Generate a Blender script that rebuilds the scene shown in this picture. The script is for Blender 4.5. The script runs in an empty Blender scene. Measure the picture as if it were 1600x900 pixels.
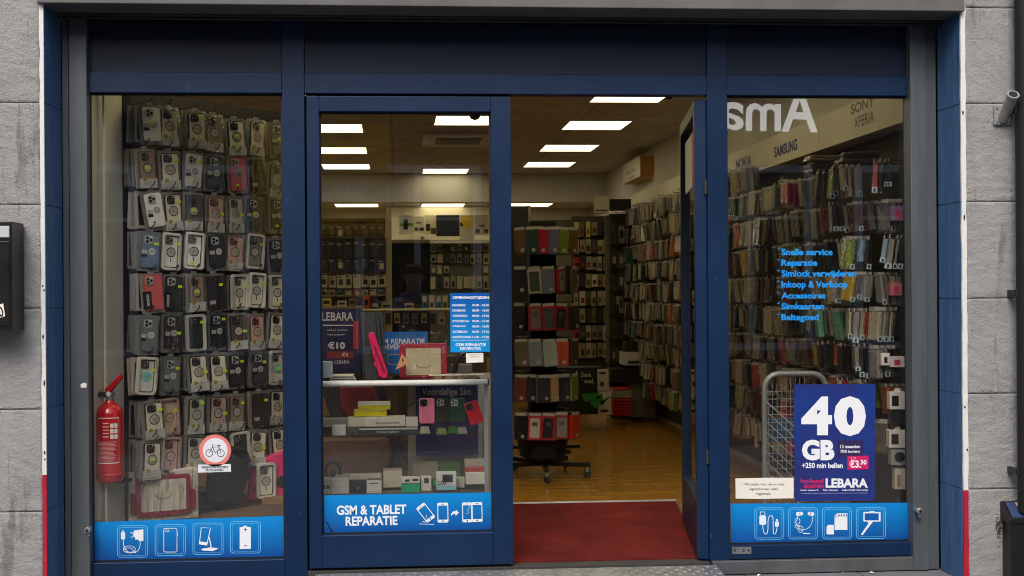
import bpy, bmesh, math, random
from mathutils import Vector, Matrix, noise
random.seed(7)
S = bpy.context.scene
COL = S.collection
R = math.radians

# ------------------------------------------------------------------ camera, sky, sun, exposure
F_PX, CX, CY, YAW, ROLL = 1850.0, 737.0, 460.0, R(3.8), R(0.4)
CAM = Vector((0, -6.07, 1.40))
fw = Vector((math.sin(YAW), math.cos(YAW), 0)); rt = Vector((math.cos(YAW), -math.sin(YAW), 0)); up = Vector((0, 0, 1))
rt2 = rt*math.cos(ROLL) - up*math.sin(ROLL); up2 = up*math.cos(ROLL) + rt*math.sin(ROLL)
cd = bpy.data.cameras.new('camera'); cam = bpy.data.objects.new('camera', cd); COL.objects.link(cam)
cd.sensor_width = 36; cd.lens = F_PX/1600*36; cd.shift_x = (800-CX)/1600; cd.shift_y = (CY-450)/1600
cd.clip_start = 0.05; cd.clip_end = 400
M = Matrix((rt2, up2, -fw)).transposed().to_4x4(); M.translation = CAM
cam.matrix_world = M
S.camera = cam

w = bpy.data.worlds.new('World'); S.world = w; w.use_nodes = True
nt = w.node_tree; bg = nt.nodes['Background']
sky = nt.nodes.new('ShaderNodeTexSky'); sky.sky_type = 'NISHITA'; sky.sun_disc = False
SUN_EL, SUN_AZ = R(46), R(196)
sky.sun_elevation = SUN_EL; sky.sun_rotation = SUN_AZ; sky.air_density = 1.0; sky.dust_density = 4.0; sky.ozone_density = 1.0
nt.links.new(sky.outputs[0], bg.inputs[0]); bg.inputs[1].default_value = 0.15
sl = bpy.data.lights.new('sun', 'SUN'); sl.energy = 1.05; sl.angle = R(25); sl.color = (1, .98, .95)
sun = bpy.data.objects.new('sun', sl); COL.objects.link(sun)
sdir = Vector((math.sin(SUN_AZ)*math.cos(SUN_EL), math.cos(SUN_AZ)*math.cos(SUN_EL), math.sin(SUN_EL)))
sun.rotation_euler = (-sdir).to_track_quat('-Z', 'Y').to_euler()
S.view_settings.view_transform = 'Standard'; S.view_settings.look = 'None'
S.view_settings.exposure = 0.40; S.view_settings.gamma = 1
S.render.engine = 'CYCLES'
cy = S.cycles
cy.filter_width = 1.05; cy.use_denoising = True; cy.max_bounces = 7; cy.diffuse_bounces = 3; cy.glossy_bounces = 3; cy.transmission_bounces = 2
cy.transparent_max_bounces = 24; cy.sample_clamp_indirect = 4; cy.caustics_reflective = False; cy.caustics_refractive = False

def W(px, py, y):
    """the world point on the plane y that the photograph shows at pixel (px, py)"""
    d = fw*F_PX + rt2*(px-CX) + up2*(CY-py)
    return CAM + d*((y-CAM.y)/d.y)
def WX(px, y, py=460): return W(px, py, y).x
def WZ(px, py, y): return W(px, py, y).z

# ------------------------------------------------------------------ materials
def lin(r, g, b):
    f = lambda c: (c/255/12.92) if c/255 <= .04045 else ((c/255+.055)/1.055)**2.4
    return (f(r), f(g), f(b), 1)
MATS = {}
def mat(name, col, rough=.5, metal=0, spec=.5, var=0, vs=6, bump=0, bs=40, coat=0, emit=0, stretch=None, col2=None, lo=.35, hi=.65, specks=None):
    if name in MATS: return MATS[name]
    m = bpy.data.materials.new(name); m.use_nodes = True; n = m.node_tree.nodes; L = m.node_tree.links
    p = n['Principled BSDF']; col = tuple(col)[:3]+(1,)
    p.inputs['Base Color'].default_value = col; p.inputs['Roughness'].default_value = rough; p.inputs['Metallic'].default_value = metal
    p.inputs['Specular IOR Level'].default_value = spec; p.inputs['Coat Weight'].default_value = coat; p.inputs['Coat Roughness'].default_value = .08
    if emit: p.inputs['Emission Color'].default_value = col; p.inputs['Emission Strength'].default_value = emit
    tc = None
    if var or bump or col2:
        tc = n.new('ShaderNodeTexCoord'); mp = n.new('ShaderNodeMapping'); L.new(tc.outputs['Object'], mp.inputs[0])
        if stretch: mp.inputs['Scale'].default_value = stretch
    if var or col2:
        nz = n.new('ShaderNodeTexNoise'); nz.inputs['Scale'].default_value = vs; nz.inputs['Detail'].default_value = 6; nz.inputs['Roughness'].default_value = .65
        L.new(mp.outputs[0], nz.inputs[0]); cr = n.new('ShaderNodeValToRGB'); cr.color_ramp.elements[0].position = lo; cr.color_ramp.elements[1].position = hi
        if col2: c0, c1 = tuple(col2)[:3]+(1,), col
        else: c0 = tuple(c*(1-var) for c in col[:3])+(1,); c1 = tuple(min(1, c*(1+var)) for c in col[:3])+(1,)
        cr.color_ramp.elements[0].color = c0; cr.color_ramp.elements[1].color = c1
        L.new(nz.outputs[0], cr.inputs[0]); L.new(cr.outputs[0], p.inputs['Base Color'])
        mr = n.new('ShaderNodeMapRange'); mr.inputs[3].default_value = max(.02, rough-.1); mr.inputs[4].default_value = min(1, rough+.12)
        L.new(nz.outputs[0], mr.inputs[0]); L.new(mr.outputs[0], p.inputs['Roughness'])
    if specks:   # (scale, threshold, colour, stretch): scuffs and dirt with a shape of their own
        sc_, th_, c_, st_ = specks; mp2 = n.new('ShaderNodeMapping'); mp2.inputs['Scale'].default_value = st_; L.new(tc.outputs['Object'], mp2.inputs[0])
        n2 = n.new('ShaderNodeTexNoise'); n2.inputs['Scale'].default_value = sc_; n2.inputs['Detail'].default_value = 8; n2.inputs['Roughness'].default_value = .7; L.new(mp2.outputs[0], n2.inputs[0])
        r2 = n.new('ShaderNodeMapRange'); r2.inputs[1].default_value = th_; r2.inputs[2].default_value = th_+.06; L.new(n2.outputs[0], r2.inputs[0])
        mx = n.new('ShaderNodeMixRGB'); mx.inputs[2].default_value = tuple(c_)[:3]+(1,); L.new(r2.outputs[0], mx.inputs[0]); L.new(cr.outputs[0], mx.inputs[1]); L.new(mx.outputs[0], p.inputs['Base Color'])
    if bump:
        nb = n.new('ShaderNodeTexNoise'); nb.inputs['Scale'].default_value = bs; nb.inputs['Detail'].default_value = 5
        L.new(mp.outputs[0], nb.inputs[0]); b = n.new('ShaderNodeBump'); b.inputs['Strength'].default_value = bump; b.inputs['Distance'].default_value = .01
        L.new(nb.outputs[0], b.inputs['Height']); L.new(b.outputs[0], p.inputs['Normal'])
    MATS[name] = m; return m
def clear(name, tint=.94, gain=1.0, rough=0.0, bump=0, bs=30):
    """see-through pane or film: Fresnel mirror over a slightly tinted clear body, right from both sides"""
    if name in MATS: return MATS[name]
    m = bpy.data.materials.new(name); m.use_nodes = True; n = m.node_tree.nodes; L = m.node_tree.links; n.clear()
    o = n.new('ShaderNodeOutputMaterial'); mx = n.new('ShaderNodeMixShader'); t = n.new('ShaderNodeBsdfTransparent'); g = n.new('ShaderNodeBsdfGlossy')
    t.inputs[0].default_value = (tint, tint, tint*.985, 1); g.inputs['Roughness'].default_value = rough
    ge = n.new('ShaderNodeNewGeometry'); mi = n.new('ShaderNodeMapRange'); mi.inputs[3].default_value = 1.45; mi.inputs[4].default_value = 1/1.45
    L.new(ge.outputs['Backfacing'], mi.inputs[0]); fr = n.new('ShaderNodeFresnel'); L.new(mi.outputs[0], fr.inputs[0])
    mu = n.new('ShaderNodeMath'); mu.operation = 'MULTIPLY'; mu.inputs[1].default_value = gain; mu.use_clamp = True; L.new(fr.outputs[0], mu.inputs[0])
    L.new(mu.outputs[0], mx.inputs[0]); L.new(t.outputs[0], mx.inputs[1]); L.new(g.outputs[0], mx.inputs[2]); L.new(mx.outputs[0], o.inputs[0])
    if bump:
        tc = n.new('ShaderNodeTexCoord'); mp = n.new('ShaderNodeMapping'); mp.inputs['Scale'].default_value = (1.5, 1.5, .35); L.new(tc.outputs['Object'], mp.inputs[0])
        nb = n.new('ShaderNodeTexNoise'); nb.inputs['Scale'].default_value = bs; nb.inputs['Detail'].default_value = 3; nb.inputs['Distortion'].default_value = 1.2
        L.new(mp.outputs[0], nb.inputs[0]); b = n.new('ShaderNodeBump'); b.inputs['Strength'].default_value = bump; b.inputs['Distance'].default_value = .05
        L.new(nb.outputs[0], b.inputs['Height']); L.new(b.outputs[0], g.inputs['Normal']); L.new(b.outputs[0], fr.inputs['Normal'])
    MATS[name] = m; return m
def plain(r, g, b, rough=.5, **k):
    return mat('paint_%d_%d_%d_%d' % (r, g, b, int(rough*100)), lin(r, g, b), rough, **k)

GLASS = clear('shop_glass', .975, 2.0)   # double glazed: twice the mirror of one sheet
SHELFGLASS = clear('shelf_glass', .93, 1.0)
FILM = clear('crinkled_film', .98, 1.1, .06, 1.0, 17)
FILM2 = clear('smooth_film', .988, .7, .07, .6, 14)
FILM3 = clear('bright_crinkled_film', .975, 2.0, .06, 1.0, 20)
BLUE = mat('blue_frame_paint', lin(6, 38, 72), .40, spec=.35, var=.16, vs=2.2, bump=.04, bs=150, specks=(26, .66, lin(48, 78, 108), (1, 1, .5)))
BLUE_SHADE = mat('shaded_blue_paint', lin(6, 28, 52), .42, spec=.35, var=.18, vs=2, bump=.03, bs=120, specks=(18, .68, lin(34, 56, 82), (.6, 1, 1)))  # frame blue darkened: shade under the lintel put into the colour
REVEAL = mat('blue_masonry_paint', lin(74, 110, 152), .5, col2=lin(56, 90, 130), vs=5, stretch=(5, 5, .6), bump=.3, bs=16, specks=(22, .66, lin(104, 132, 164), (1, 1, .3)))
WHITEP = mat('white_masonry_paint', lin(226, 226, 222), .6, col2=lin(120, 112, 100), vs=9, stretch=(4, 4, 1), lo=.22, hi=.36, bump=.3, bs=40)
REDP = mat('red_masonry_paint', lin(176, 22, 52), .5, var=.15, vs=8, bump=.2, bs=40)
GUIDE = mat('grey_anodised_metal', lin(96, 102, 105), .42, .35, var=.12, vs=3, stretch=(6, 6, .5), bump=.04, bs=200)
DARKMETAL = mat('dark_metal', lin(62, 62, 60), .5, .4, var=.15, vs=4)
BLACK = mat('black_plastic', lin(18, 18, 19), .35, var=.1)
BLACKM = mat('matt_black', lin(14, 14, 14), .7, var=.2)
RUBBER = mat('black_gasket', (.006, .006, .007), .6)
CHROME = mat('bright_metal', lin(200, 202, 204), .25, .9, var=.05)
STEEL = mat('dull_steel', lin(150, 152, 152), .4, .7, var=.15, vs=10)
WHITE = mat('white_plastic', lin(225, 224, 220), .45, var=.03)
PAPER = mat('white_paper', lin(236, 232, 222), .8, var=.03, vs=3)
CARD = mat('brown_cardboard', lin(126, 94, 60), .8, var=.15, vs=8)
CREAM = mat('cream_wall', lin(224, 216, 194), .8, var=.05, vs=2)
WALLGREY = mat('interior_wall', lin(206, 202, 190), .85, var=.05, vs=2)
WPRINT = mat('white_vinyl', lin(238, 242, 246), .5)
CYAN = mat('cyan_vinyl', lin(8, 152, 236), .5)
BLKPRINT = mat('black_ink', lin(20, 20, 22), .6)
LIME = mat('fluorescent_sticker', lin(205, 232, 20), .6)

# ------------------------------------------------------------------ mesh building
class MB:
    def __init__(s): s.v = []; s.f = []; s.fm = []; s.mats = []; s.smooth = []
    def mi(s, m):
        if m not in s.mats: s.mats.append(m)
        return s.mats.index(m)
    def add(s, vs, fs, m, X=None, smooth=False):
        b = len(s.v); k = s.mi(m)
        for p in vs:
            p = Vector(p); s.v.append(X @ p if X else p)
        for f in fs: s.f.append([b+i for i in f]); s.fm.append(k); s.smooth.append(smooth)
    def box(s, x0, x1, y0, y1, z0, z1, m, X=None, c=0):
        if c:  # chamfered box
            vs = []; 
            for sx in (0, 1):
                for sy in (0, 1):
                    for sz in (0, 1):
                        X0 = x1 if sx else x0; Y0 = y1 if sy else y0; Z0 = z1 if sz else z0
                        dx = -c if sx else c; dy = -c if sy else c; dz = -c if sz else c
                        vs += [(X0, Y0+dy, Z0+dz), (X0+dx, Y0, Z0+dz), (X0+dx, Y0+dy, Z0)]
            i = lambda a, b, d, k: (a*4+b*2+d)*3+k
            fs = [[i(0,0,0,0), i(0,0,1,0), i(0,1,1,0), i(0,1,0,0)], [i(1,0,0,0), i(1,1,0,0), i(1,1,1,0), i(1,0,1,0)],
                  [i(0,0,0,1), i(1,0,0,1), i(1,0,1,1), i(0,0,1,1)], [i(0,1,0,1), i(0,1,1,1), i(1,1,1,1), i(1,1,0,1)],
                  [i(0,0,0,2), i(0,1,0,2), i(1,1,0,2), i(1,0,0,2)], [i(0,0,1,2), i(1,0,1,2), i(1,1,1,2), i(0,1,1,2)]]
            for a in (0, 1):
                for b in (0, 1):
                    q = [i(0,a,b,1), i(1,a,b,1), i(1,a,b,2), i(0,a,b,2)]; fs.append(q if (a ^ b) else q[::-1])
                    q = [i(a,0,b,0), i(a,1,b,0), i(a,1,b,2), i(a,0,b,2)]; fs.append(q[::-1] if (a ^ b) else q)
                    q = [i(a,b,0,0), i(a,b,1,0), i(a,b,1,1), i(a,b,0,1)]; fs.append(q if (a ^ b) else q[::-1])
            for a in (0, 1):
                for b in (0, 1):
                    for d in (0, 1):
                        q = [i(a,b,d,0), i(a,b,d,1), i(a,b,d,2)]; fs.append(q if (a ^ b ^ d) else q[::-1])
            s.add(vs, fs, m, X); return s
        vs = [(x0,y0,z0),(x1,y0,z0),(x1,y1,z0),(x0,y1,z0),(x0,y0,z1),(x1,y0,z1),(x1,y1,z1),(x0,y1,z1)]
        s.add(vs, [(0,3,2,1),(4,5,6,7),(0,1,5,4),(1,2,6,5),(2,3,7,6),(3,0,4,7)], m, X); return s
    def quad(s, a, b, c, d, m): s.add([a, b, c, d], [(0, 1, 2, 3)], m); return s
    def tube(s, pts, r, m, n=8, closed=False, X=None):
        pts = [Vector(p) for p in pts]; vs = []; fs = []; N = len(pts); prev = None
        for k, p in enumerate(pts):
            if closed: t = pts[(k+1) % N] - pts[k-1]
            else: t = pts[min(k+1, N-1)] - pts[max(k-1, 0)]
            t.normalize()
            if prev is None: a = t.orthogonal().normalized()
            else:
                a = prev - t*prev.dot(t); a = a.normalized() if a.length > 1e-6 else t.orthogonal().normalized()
            prev = a; b = t.cross(a); rr = r[k] if isinstance(r, (list, tuple)) else r
            for j in range(n):
                an = 2*math.pi*j/n; vs.append(p + (a*math.cos(an)+b*math.sin(an))*rr)
        for k in range(N if closed else N-1):
            for j in range(n):
                k2 = (k+1) % N; fs.append((k*n+j, k*n+(j+1) % n, k2*n+(j+1) % n, k2*n+j))
        if not closed: fs.append(tuple(range(n))[::-1]); fs.append(tuple((N-1)*n+j for j in range(n)))
        s.add(vs, fs, m, X, smooth=True); return s
    def lathe(s, prof, m, n=24, X=None):
        vs = []; fs = []
        for (r, z) in prof:
            for j in range(n): a = 2*math.pi*j/n; vs.append((r*math.cos(a), r*math.sin(a), z))
        for k in range(len(prof)-1):
            for j in range(n): fs.append((k*n+j, k*n+(j+1) % n, (k+1)*n+(j+1) % n, (k+1)*n+j))
        fs.append(tuple(range(n))[::-1]); fs.append(tuple((len(prof)-1)*n+j for j in range(n)))
        s.add(vs, fs, m, X, smooth=True); return s
    def prism(s, pts, y0, y1, m, X=None, axis='y'):
        """outline in x,z pushed from y0 (front) to y1; axis 'z': outline in x,y pushed from z0 to z1"""
        n = len(pts)
        if sum(pts[i][0]*pts[(i+1) % n][1]-pts[(i+1) % n][0]*pts[i][1] for i in range(n)) < 0: pts = pts[::-1]
        if axis == 'y': vs = [(p[0], y0, p[1]) for p in pts]+[(p[0], y1, p[1]) for p in pts]; flip = False
        elif axis == 'z': vs = [(p[0], p[1], y0) for p in pts]+[(p[0], p[1], y1) for p in pts]; flip = True
        else: vs = [(y0, p[0], p[1]) for p in pts]+[(y1, p[0], p[1]) for p in pts]; flip = True
        fs = [tuple(range(n)), tuple(range(2*n-1, n-1, -1))]+[(i, i+n, (i+1) % n+n, (i+1) % n) for i in range(n)]
        if flip: fs = [f[::-1] for f in fs]
        s.add(vs, fs, m, X); return s
    def build(s, name, parent=None, loc=None, bevel=0):
        me = bpy.data.meshes.new(name); off = Vector(loc) if loc is not None else Vector((0, 0, 0))
        me.from_pydata([tuple(p-off) for p in s.v], [], s.f)
        for m in s.mats: me.materials.append(m)
        me.polygons.foreach_set('material_index', s.fm); me.polygons.foreach_set('use_smooth', s.smooth); me.update()
        b = bmesh.new(); b.from_mesh(me); bmesh.ops.recalc_face_normals(b, faces=b.faces); b.to_mesh(me); b.free()
        if any(s.smooth) and hasattr(me, 'set_sharp_from_angle'): me.set_sharp_from_angle(angle=R(38))
        o = bpy.data.objects.new(name, me); COL.objects.link(o)
        if parent: o.parent = parent
        elif loc is not None: o.location = off
        if parent and loc is not None: o.location = off
        if bevel:
            b = o.modifiers.new('bevel', 'BEVEL'); b.width = bevel; b.segments = 2; b.limit_method = 'ANGLE'
        return o
def rr(x0, z0, x1, z1, r, n=5):
    """rounded rectangle outline"""
    out = []
    for cx, cz, a0 in ((x1-r, z1-r, 0), (x0+r, z1-r, 90), (x0+r, z0+r, 180), (x1-r, z0+r, 270)):
        for k in range(n+1):
            a = R(a0+90*k/n); out.append((cx+r*math.cos(a), cz+r*math.sin(a)))
    return out
def disc(cx, cz, r, n=20, ry=None): return [(cx+r*math.cos(2*math.pi*k/n), cz+(ry or r)*math.sin(2*math.pi*k/n)) for k in range(n)]
def thing(name, label, cat, loc=(0, 0, 0), rz=0, group=None):
    o = bpy.data.objects.new(name, None); COL.objects.link(o); o.location = loc; o.rotation_euler = (0, 0, rz); o.empty_display_size = .05
    return tag(o, label, cat, group)
def tag(o, label=None, cat=None, group=None, kind=None):
    if label: o['label'] = label
    if cat: o['category'] = cat
    if group: o['group'] = group
    if kind: o['kind'] = kind
    return o
def struct(mb, name, bevel=0): return tag(mb.build(name, bevel=bevel), kind='structure')
def dup(root, loc, rz=None, label=None, group=None):
    r = root.copy(); COL.objects.link(r); r.location = loc
    if rz is not None: r.rotation_euler = (0, 0, rz)
    if label: r['label'] = label
    if group: r['group'] = group
    for ch in list(root.children):
        c = ch.copy(); COL.objects.link(c); c.parent = r
        for g in list(ch.children):
            d = g.copy(); COL.objects.link(d); d.parent = c
    return r
def share(name, me, parent, loc=(0, 0, 0)):
    o = bpy.data.objects.new(name, me); COL.objects.link(o); o.parent = parent; o.location = loc; return o

# ------------------------------------------------------------------ lettering
TXT = {}
def letters(s, bold=.0, spacing=1.0, shear=0):
    key = (s, bold, spacing, shear)
    if key in TXT: return TXT[key]
    c = bpy.data.curves.new('lettering', 'FONT'); c.body = s; c.size = 1; c.offset = bold; c.space_character = spacing; c.shear = shear; c.resolution_u = 3
    o = bpy.data.objects.new('lettering', c); COL.objects.link(o); bpy.context.view_layer.update()
    me = bpy.data.meshes.new_from_object(o.evaluated_get(bpy.context.evaluated_depsgraph_get()))
    vs = [(v.co.x, v.co.y) for v in me.vertices]; fs = [tuple(p.vertices) for p in me.polygons]
    bpy.data.objects.remove(o); bpy.data.meshes.remove(me); bpy.data.curves.remove(c)
    x0 = min(v[0] for v in vs); x1 = max(v[0] for v in vs); y0 = min(v[1] for v in vs); y1 = max(v[1] for v in vs)
    TXT[key] = ([((x-x0)/(x1-x0), (y-y0)/(y1-y0)) for x, y in vs], fs); return TXT[key]
class Decal:
    """flat print on a plane: every mark is given in the plane's own u,v and mapped by fn(u, v, lift)"""
    def __init__(s, fn, flip=False): s.fn = fn; s.flip = flip
    def raw(s, mb, pts, fs, m, lift):
        vs = [s.fn(u, v, lift) for u, v in pts]
        nrm = None
        f = fs[0]
        a, b, c = Vector(vs[f[0]]), Vector(vs[f[1]]), Vector(vs[f[2]])
        mb.add(vs, fs, m)
    def text(s, mb, t, x0, y0, x1, y1, m, lift=1, bold=.0, rot=0, spacing=1.0):
        vs, fs = letters(t, bold, spacing); cx, cy = (x0+x1)/2, (y0+y1)/2; ca, sa = math.cos(rot), math.sin(rot); out = []
        for u, v in vs:
            du = (u-.5)*(x1-x0); dv = (.5-v)*(y1-y0); out.append((cx+du*ca-dv*sa, cy+du*sa+dv*ca))
        s.raw(mb, out, fs, m, lift)
    def poly(s, mb, pts, m, lift=1): s.raw(mb, pts, [tuple(range(len(pts)))], m, lift)
    def ring(s, mb, outer, inner, m, lift=1):
        n = len(outer); s.raw(mb, outer+inner, [(i, (i+1) % n, n+(i+1) % n, n+i) for i in range(n)], m, lift)
    def rrect(s, mb, x0, y0, x1, y1, r, m, lift=1, wd=None):
        o = rr(x0, y0, x1, y1, r)
        if wd: s.ring(mb, o, rr(x0+wd, y0+wd, x1-wd, y1-wd, max(.1, r-wd)), m, lift)
        else: s.poly(mb, o, m, lift)
    def stroke(s, mb, pts, wd, m, lift=1, closed=False):
        pts = [Vector((p[0], p[1])) for p in pts]; N = len(pts); L = []; Q = []
        for k in range(N):
            t = (pts[(k+1) % N]-pts[k-1]) if closed else (pts[min(k+1, N-1)]-pts[max(k-1, 0)])
            t.normalize(); n_ = Vector((-t.y, t.x))*wd/2; L.append(tuple(pts[k]+n_)); Q.append(tuple(pts[k]-n_))
        rng = range(N if closed else N-1)
        s.raw(mb, L+Q, [(k, (k+1) % N, N+(k+1) % N, N+k) for k in rng], m, lift)
def pixel_plane(y): return Decal(lambda u, v, l: W(u, v, y-l*.0006))
def bez(*p, n=10):
    out = []
    for k in range(n+1):
        t = k/n
        q = [Vector(a) for a in p]
        while len(q) > 1: q = [q[i]*(1-t)+q[i+1]*t for i in range(len(q)-1)]
        out.append(tuple(q[0]))
    return out
def arc(cx, cy, r, a0, a1, n=12, ry=None): return [(cx+r*math.cos(R(a0+(a1-a0)*k/n)), cy+(ry or r)*math.sin(R(a0+(a1-a0)*k/n))) for k in range(n+1)]
ORD = ['first', 'second', 'third', 'fourth', 'fifth', 'sixth', 'seventh', 'eighth', 'ninth', 'tenth', 'eleventh', 'twelfth', 'thirteenth', 'fourteenth', 'fifteenth']

# ------------------------------------------------------------------ SETTING: street, shop shell
BACK, BEAM, RIGHT, LEFT, CEIL, CEIL2 = 11.55, 10.13, 2.95, -2.3, 3.06, 2.67
def tile_mat(name, c1, c2, mortar, bw, rh, rough, off=.5, msize=.004, bump=.3, bias=0, dirt=.6):
    m = bpy.data.materials.new(name); m.use_nodes = True; n = m.node_tree.nodes; L = m.node_tree.links; p = n['Principled BSDF']
    tc = n.new('ShaderNodeTexCoord'); b = n.new('ShaderNodeTexBrick'); b.offset = off
    b.inputs['Color1'].default_value = c1; b.inputs['Color2'].default_value = c2; b.inputs['Mortar'].default_value = mortar; b.inputs['Bias'].default_value = bias
    b.inputs['Scale'].default_value = 1; b.inputs['Mortar Size'].default_value = msize; b.inputs['Brick Width'].default_value = bw; b.inputs['Row Height'].default_value = rh
    L.new(tc.outputs['Object'], b.inputs[0]); nz = n.new('ShaderNodeTexNoise'); nz.inputs['Scale'].default_value = 5; nz.inputs['Detail'].default_value = 8
    L.new(tc.outputs['Object'], nz.inputs[0]); mx = n.new('ShaderNodeMixRGB'); mx.blend_type = 'MULTIPLY'; mx.inputs[0].default_value = dirt
    cr = n.new('ShaderNodeValToRGB'); cr.color_ramp.elements[0].position = .3; cr.color_ramp.elements[0].color = (.55, .55, .55, 1); cr.color_ramp.elements[1].position = .7; cr.color_ramp.elements[1].color = (1, 1, 1, 1)
    L.new(nz.outputs[0], cr.inputs[0]); L.new(b.outputs[0], mx.inputs[1]); L.new(cr.outputs[0], mx.inputs[2]); L.new(mx.outputs[0], p.inputs['Base Color'])
    p.inputs['Roughness'].default_value = rough
    bp = n.new('ShaderNodeBump'); bp.inputs['Strength'].default_value = bump; bp.inputs['Distance'].default_value = .004; bp.invert = True
    L.new(b.outputs['Fac'], bp.inputs['Height']); L.new(bp.outputs[0], p.inputs['Normal']); return m
PAVE = tile_mat('pavement_slabs', lin(126, 128, 130), lin(112, 115, 118), lin(60, 58, 55), .6, .3, .8)
ROADM = tile_mat('street_clinkers', lin(110, 84, 74), lin(92, 76, 70), lin(58, 54, 50), .21, .1, .85)
WOOD = tile_mat('parquet', lin(178, 128, 44), lin(160, 112, 38), lin(138, 94, 32), .55, .075, .2, .37, .0008, .004, dirt=.2)
CARPET = mat('red_carpet', lin(114, 39, 34), .95, col2=lin(86, 29, 26), vs=2.5, bump=.5, bs=300, spec=.1, specks=(34, .67, lin(128, 84, 70), (1, 1, 1)))
CEILM = tile_mat('ceiling_tiles', lin(214, 211, 202), lin(206, 203, 194), lin(140, 134, 122), 1.8, .6, .85, 0, .006, .3)

struct(MB().box(-14, 14, -5.0, -.02, -.4, -.06, PAVE), 'pavement')
struct(MB().box(-14, 14, -16, -5.0, -.5, -.10, ROADM), 'road')
struct(MB().box(LEFT, RIGHT+.1, .055, BACK+.1, -.3, 0, WOOD), 'floor')
CX1 = WX(1057, 1.74, 785)
mb = MB(); mb.prism([(-.3, .056), (1.62, .056), (CX1, 1.74), (-.3, 1.74)], .002, .009, CARPET, axis='z')
struct(mb, 'carpet')
mb = MB(); mb.tube([(-.3, 1.75, .008), (CX1, 1.75, .008), (1.63, .1, .008)], .012, STEEL, 6); struct(mb, 'carpet_edging')
mb = MB(); mb.box(LEFT, RIGHT+.1, .04, BEAM, CEIL, CEIL+.1, CEILM); mb.box(LEFT, RIGHT+.1, BEAM+.15, BACK+.2, CEIL2, CEIL2+.1, CEILM); struct(mb, 'ceiling')
struct(MB().box(LEFT, RIGHT, BEAM, BEAM+.15, CEIL2, CEIL, WALLGREY), 'ceiling_beam')
struct(MB().box(LEFT-.1, LEFT, .04, BACK+.2, 0, CEIL+.1, WALLGREY), 'side_wall')
struct(MB().box(RIGHT, RIGHT+.1, .04, BACK+.2, 0, CEIL+.1, WALLGREY), 'side_wall')
struct(MB().box(LEFT, RIGHT+.1, BACK, BACK+.1, 0, CEIL2, CREAM), 'back_wall')

# ------------------------------------------------------------------ the shopfront: pilasters, lintel, frame
STONE = mat('painted_rough_stone', lin(160, 160, 159), .8, col2=lin(140, 139, 137), vs=3, bump=.6, bs=110, lo=.3, hi=.7, specks=(4.5, .56, lin(122, 120, 115), (1.6, 1.6, .28)))
def stone_block(mb, x0, x1, z0, z1, yf, yb, seed, amp=.0075, m=None):
    nx = max(2, int((x1-x0)/.0065)); nz = max(2, int((z1-z0)/.0065)); vs = []; fs = []
    rnd = random.Random(seed); ang = rnd.uniform(-.9, .3); ca, sa = math.cos(ang), math.sin(ang)
    for j in range(nz+1):
        for i in range(nx+1):
            x = x0+(x1-x0)*i/nx; z = z0+(z1-z0)*j/nz
            a, b = x*ca+z*sa, -x*sa+z*ca
            h = noise.fractal(Vector((a*9, b*26, seed*3.7)), .8, 2.1, 5)*.38
            rdg = abs(noise.noise(Vector((a*3.2, b*5.5, seed*1.9+9)))); h -= max(0, .022-rdg)*14*max(0, noise.noise(Vector((x*4, z*4, seed+30)))+.1)
            h += noise.noise(Vector((x*60, z*60, seed)))*.20+noise.noise(Vector((x*110, z*110, seed)))*.12
            e = min(x-x0, x1-x, z-z0, z1-z); fall = max(0, 1-e/.007)
            vs.append((x, yf-amp*max(-1.2, min(1.2, h))+.005*fall*fall, z))
    W_ = nx+1
    for j in range(nz):
        for i in range(nx): a = j*W_+i; fs.append((a, a+1, a+W_+1, a+W_))
    rim = [i for i in range(W_)]+[j*W_+nx for j in range(1, nz+1)]+[nz*W_+i for i in range(nx-1, -1, -1)]+[j*W_ for j in range(nz-1, 0, -1)]
    b0 = len(vs)
    for k in rim: vs.append((vs[k][0], yb, vs[k][2]))
    n = len(rim)
    for k in range(n): fs.append((rim[k], b0+k, b0+(k+1) % n, rim[(k+1) % n]))
    fs.append(tuple(b0+k for k in range(n)))
    mb.add(vs, fs, m or STONE, smooth=True)
YF = -.30
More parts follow.
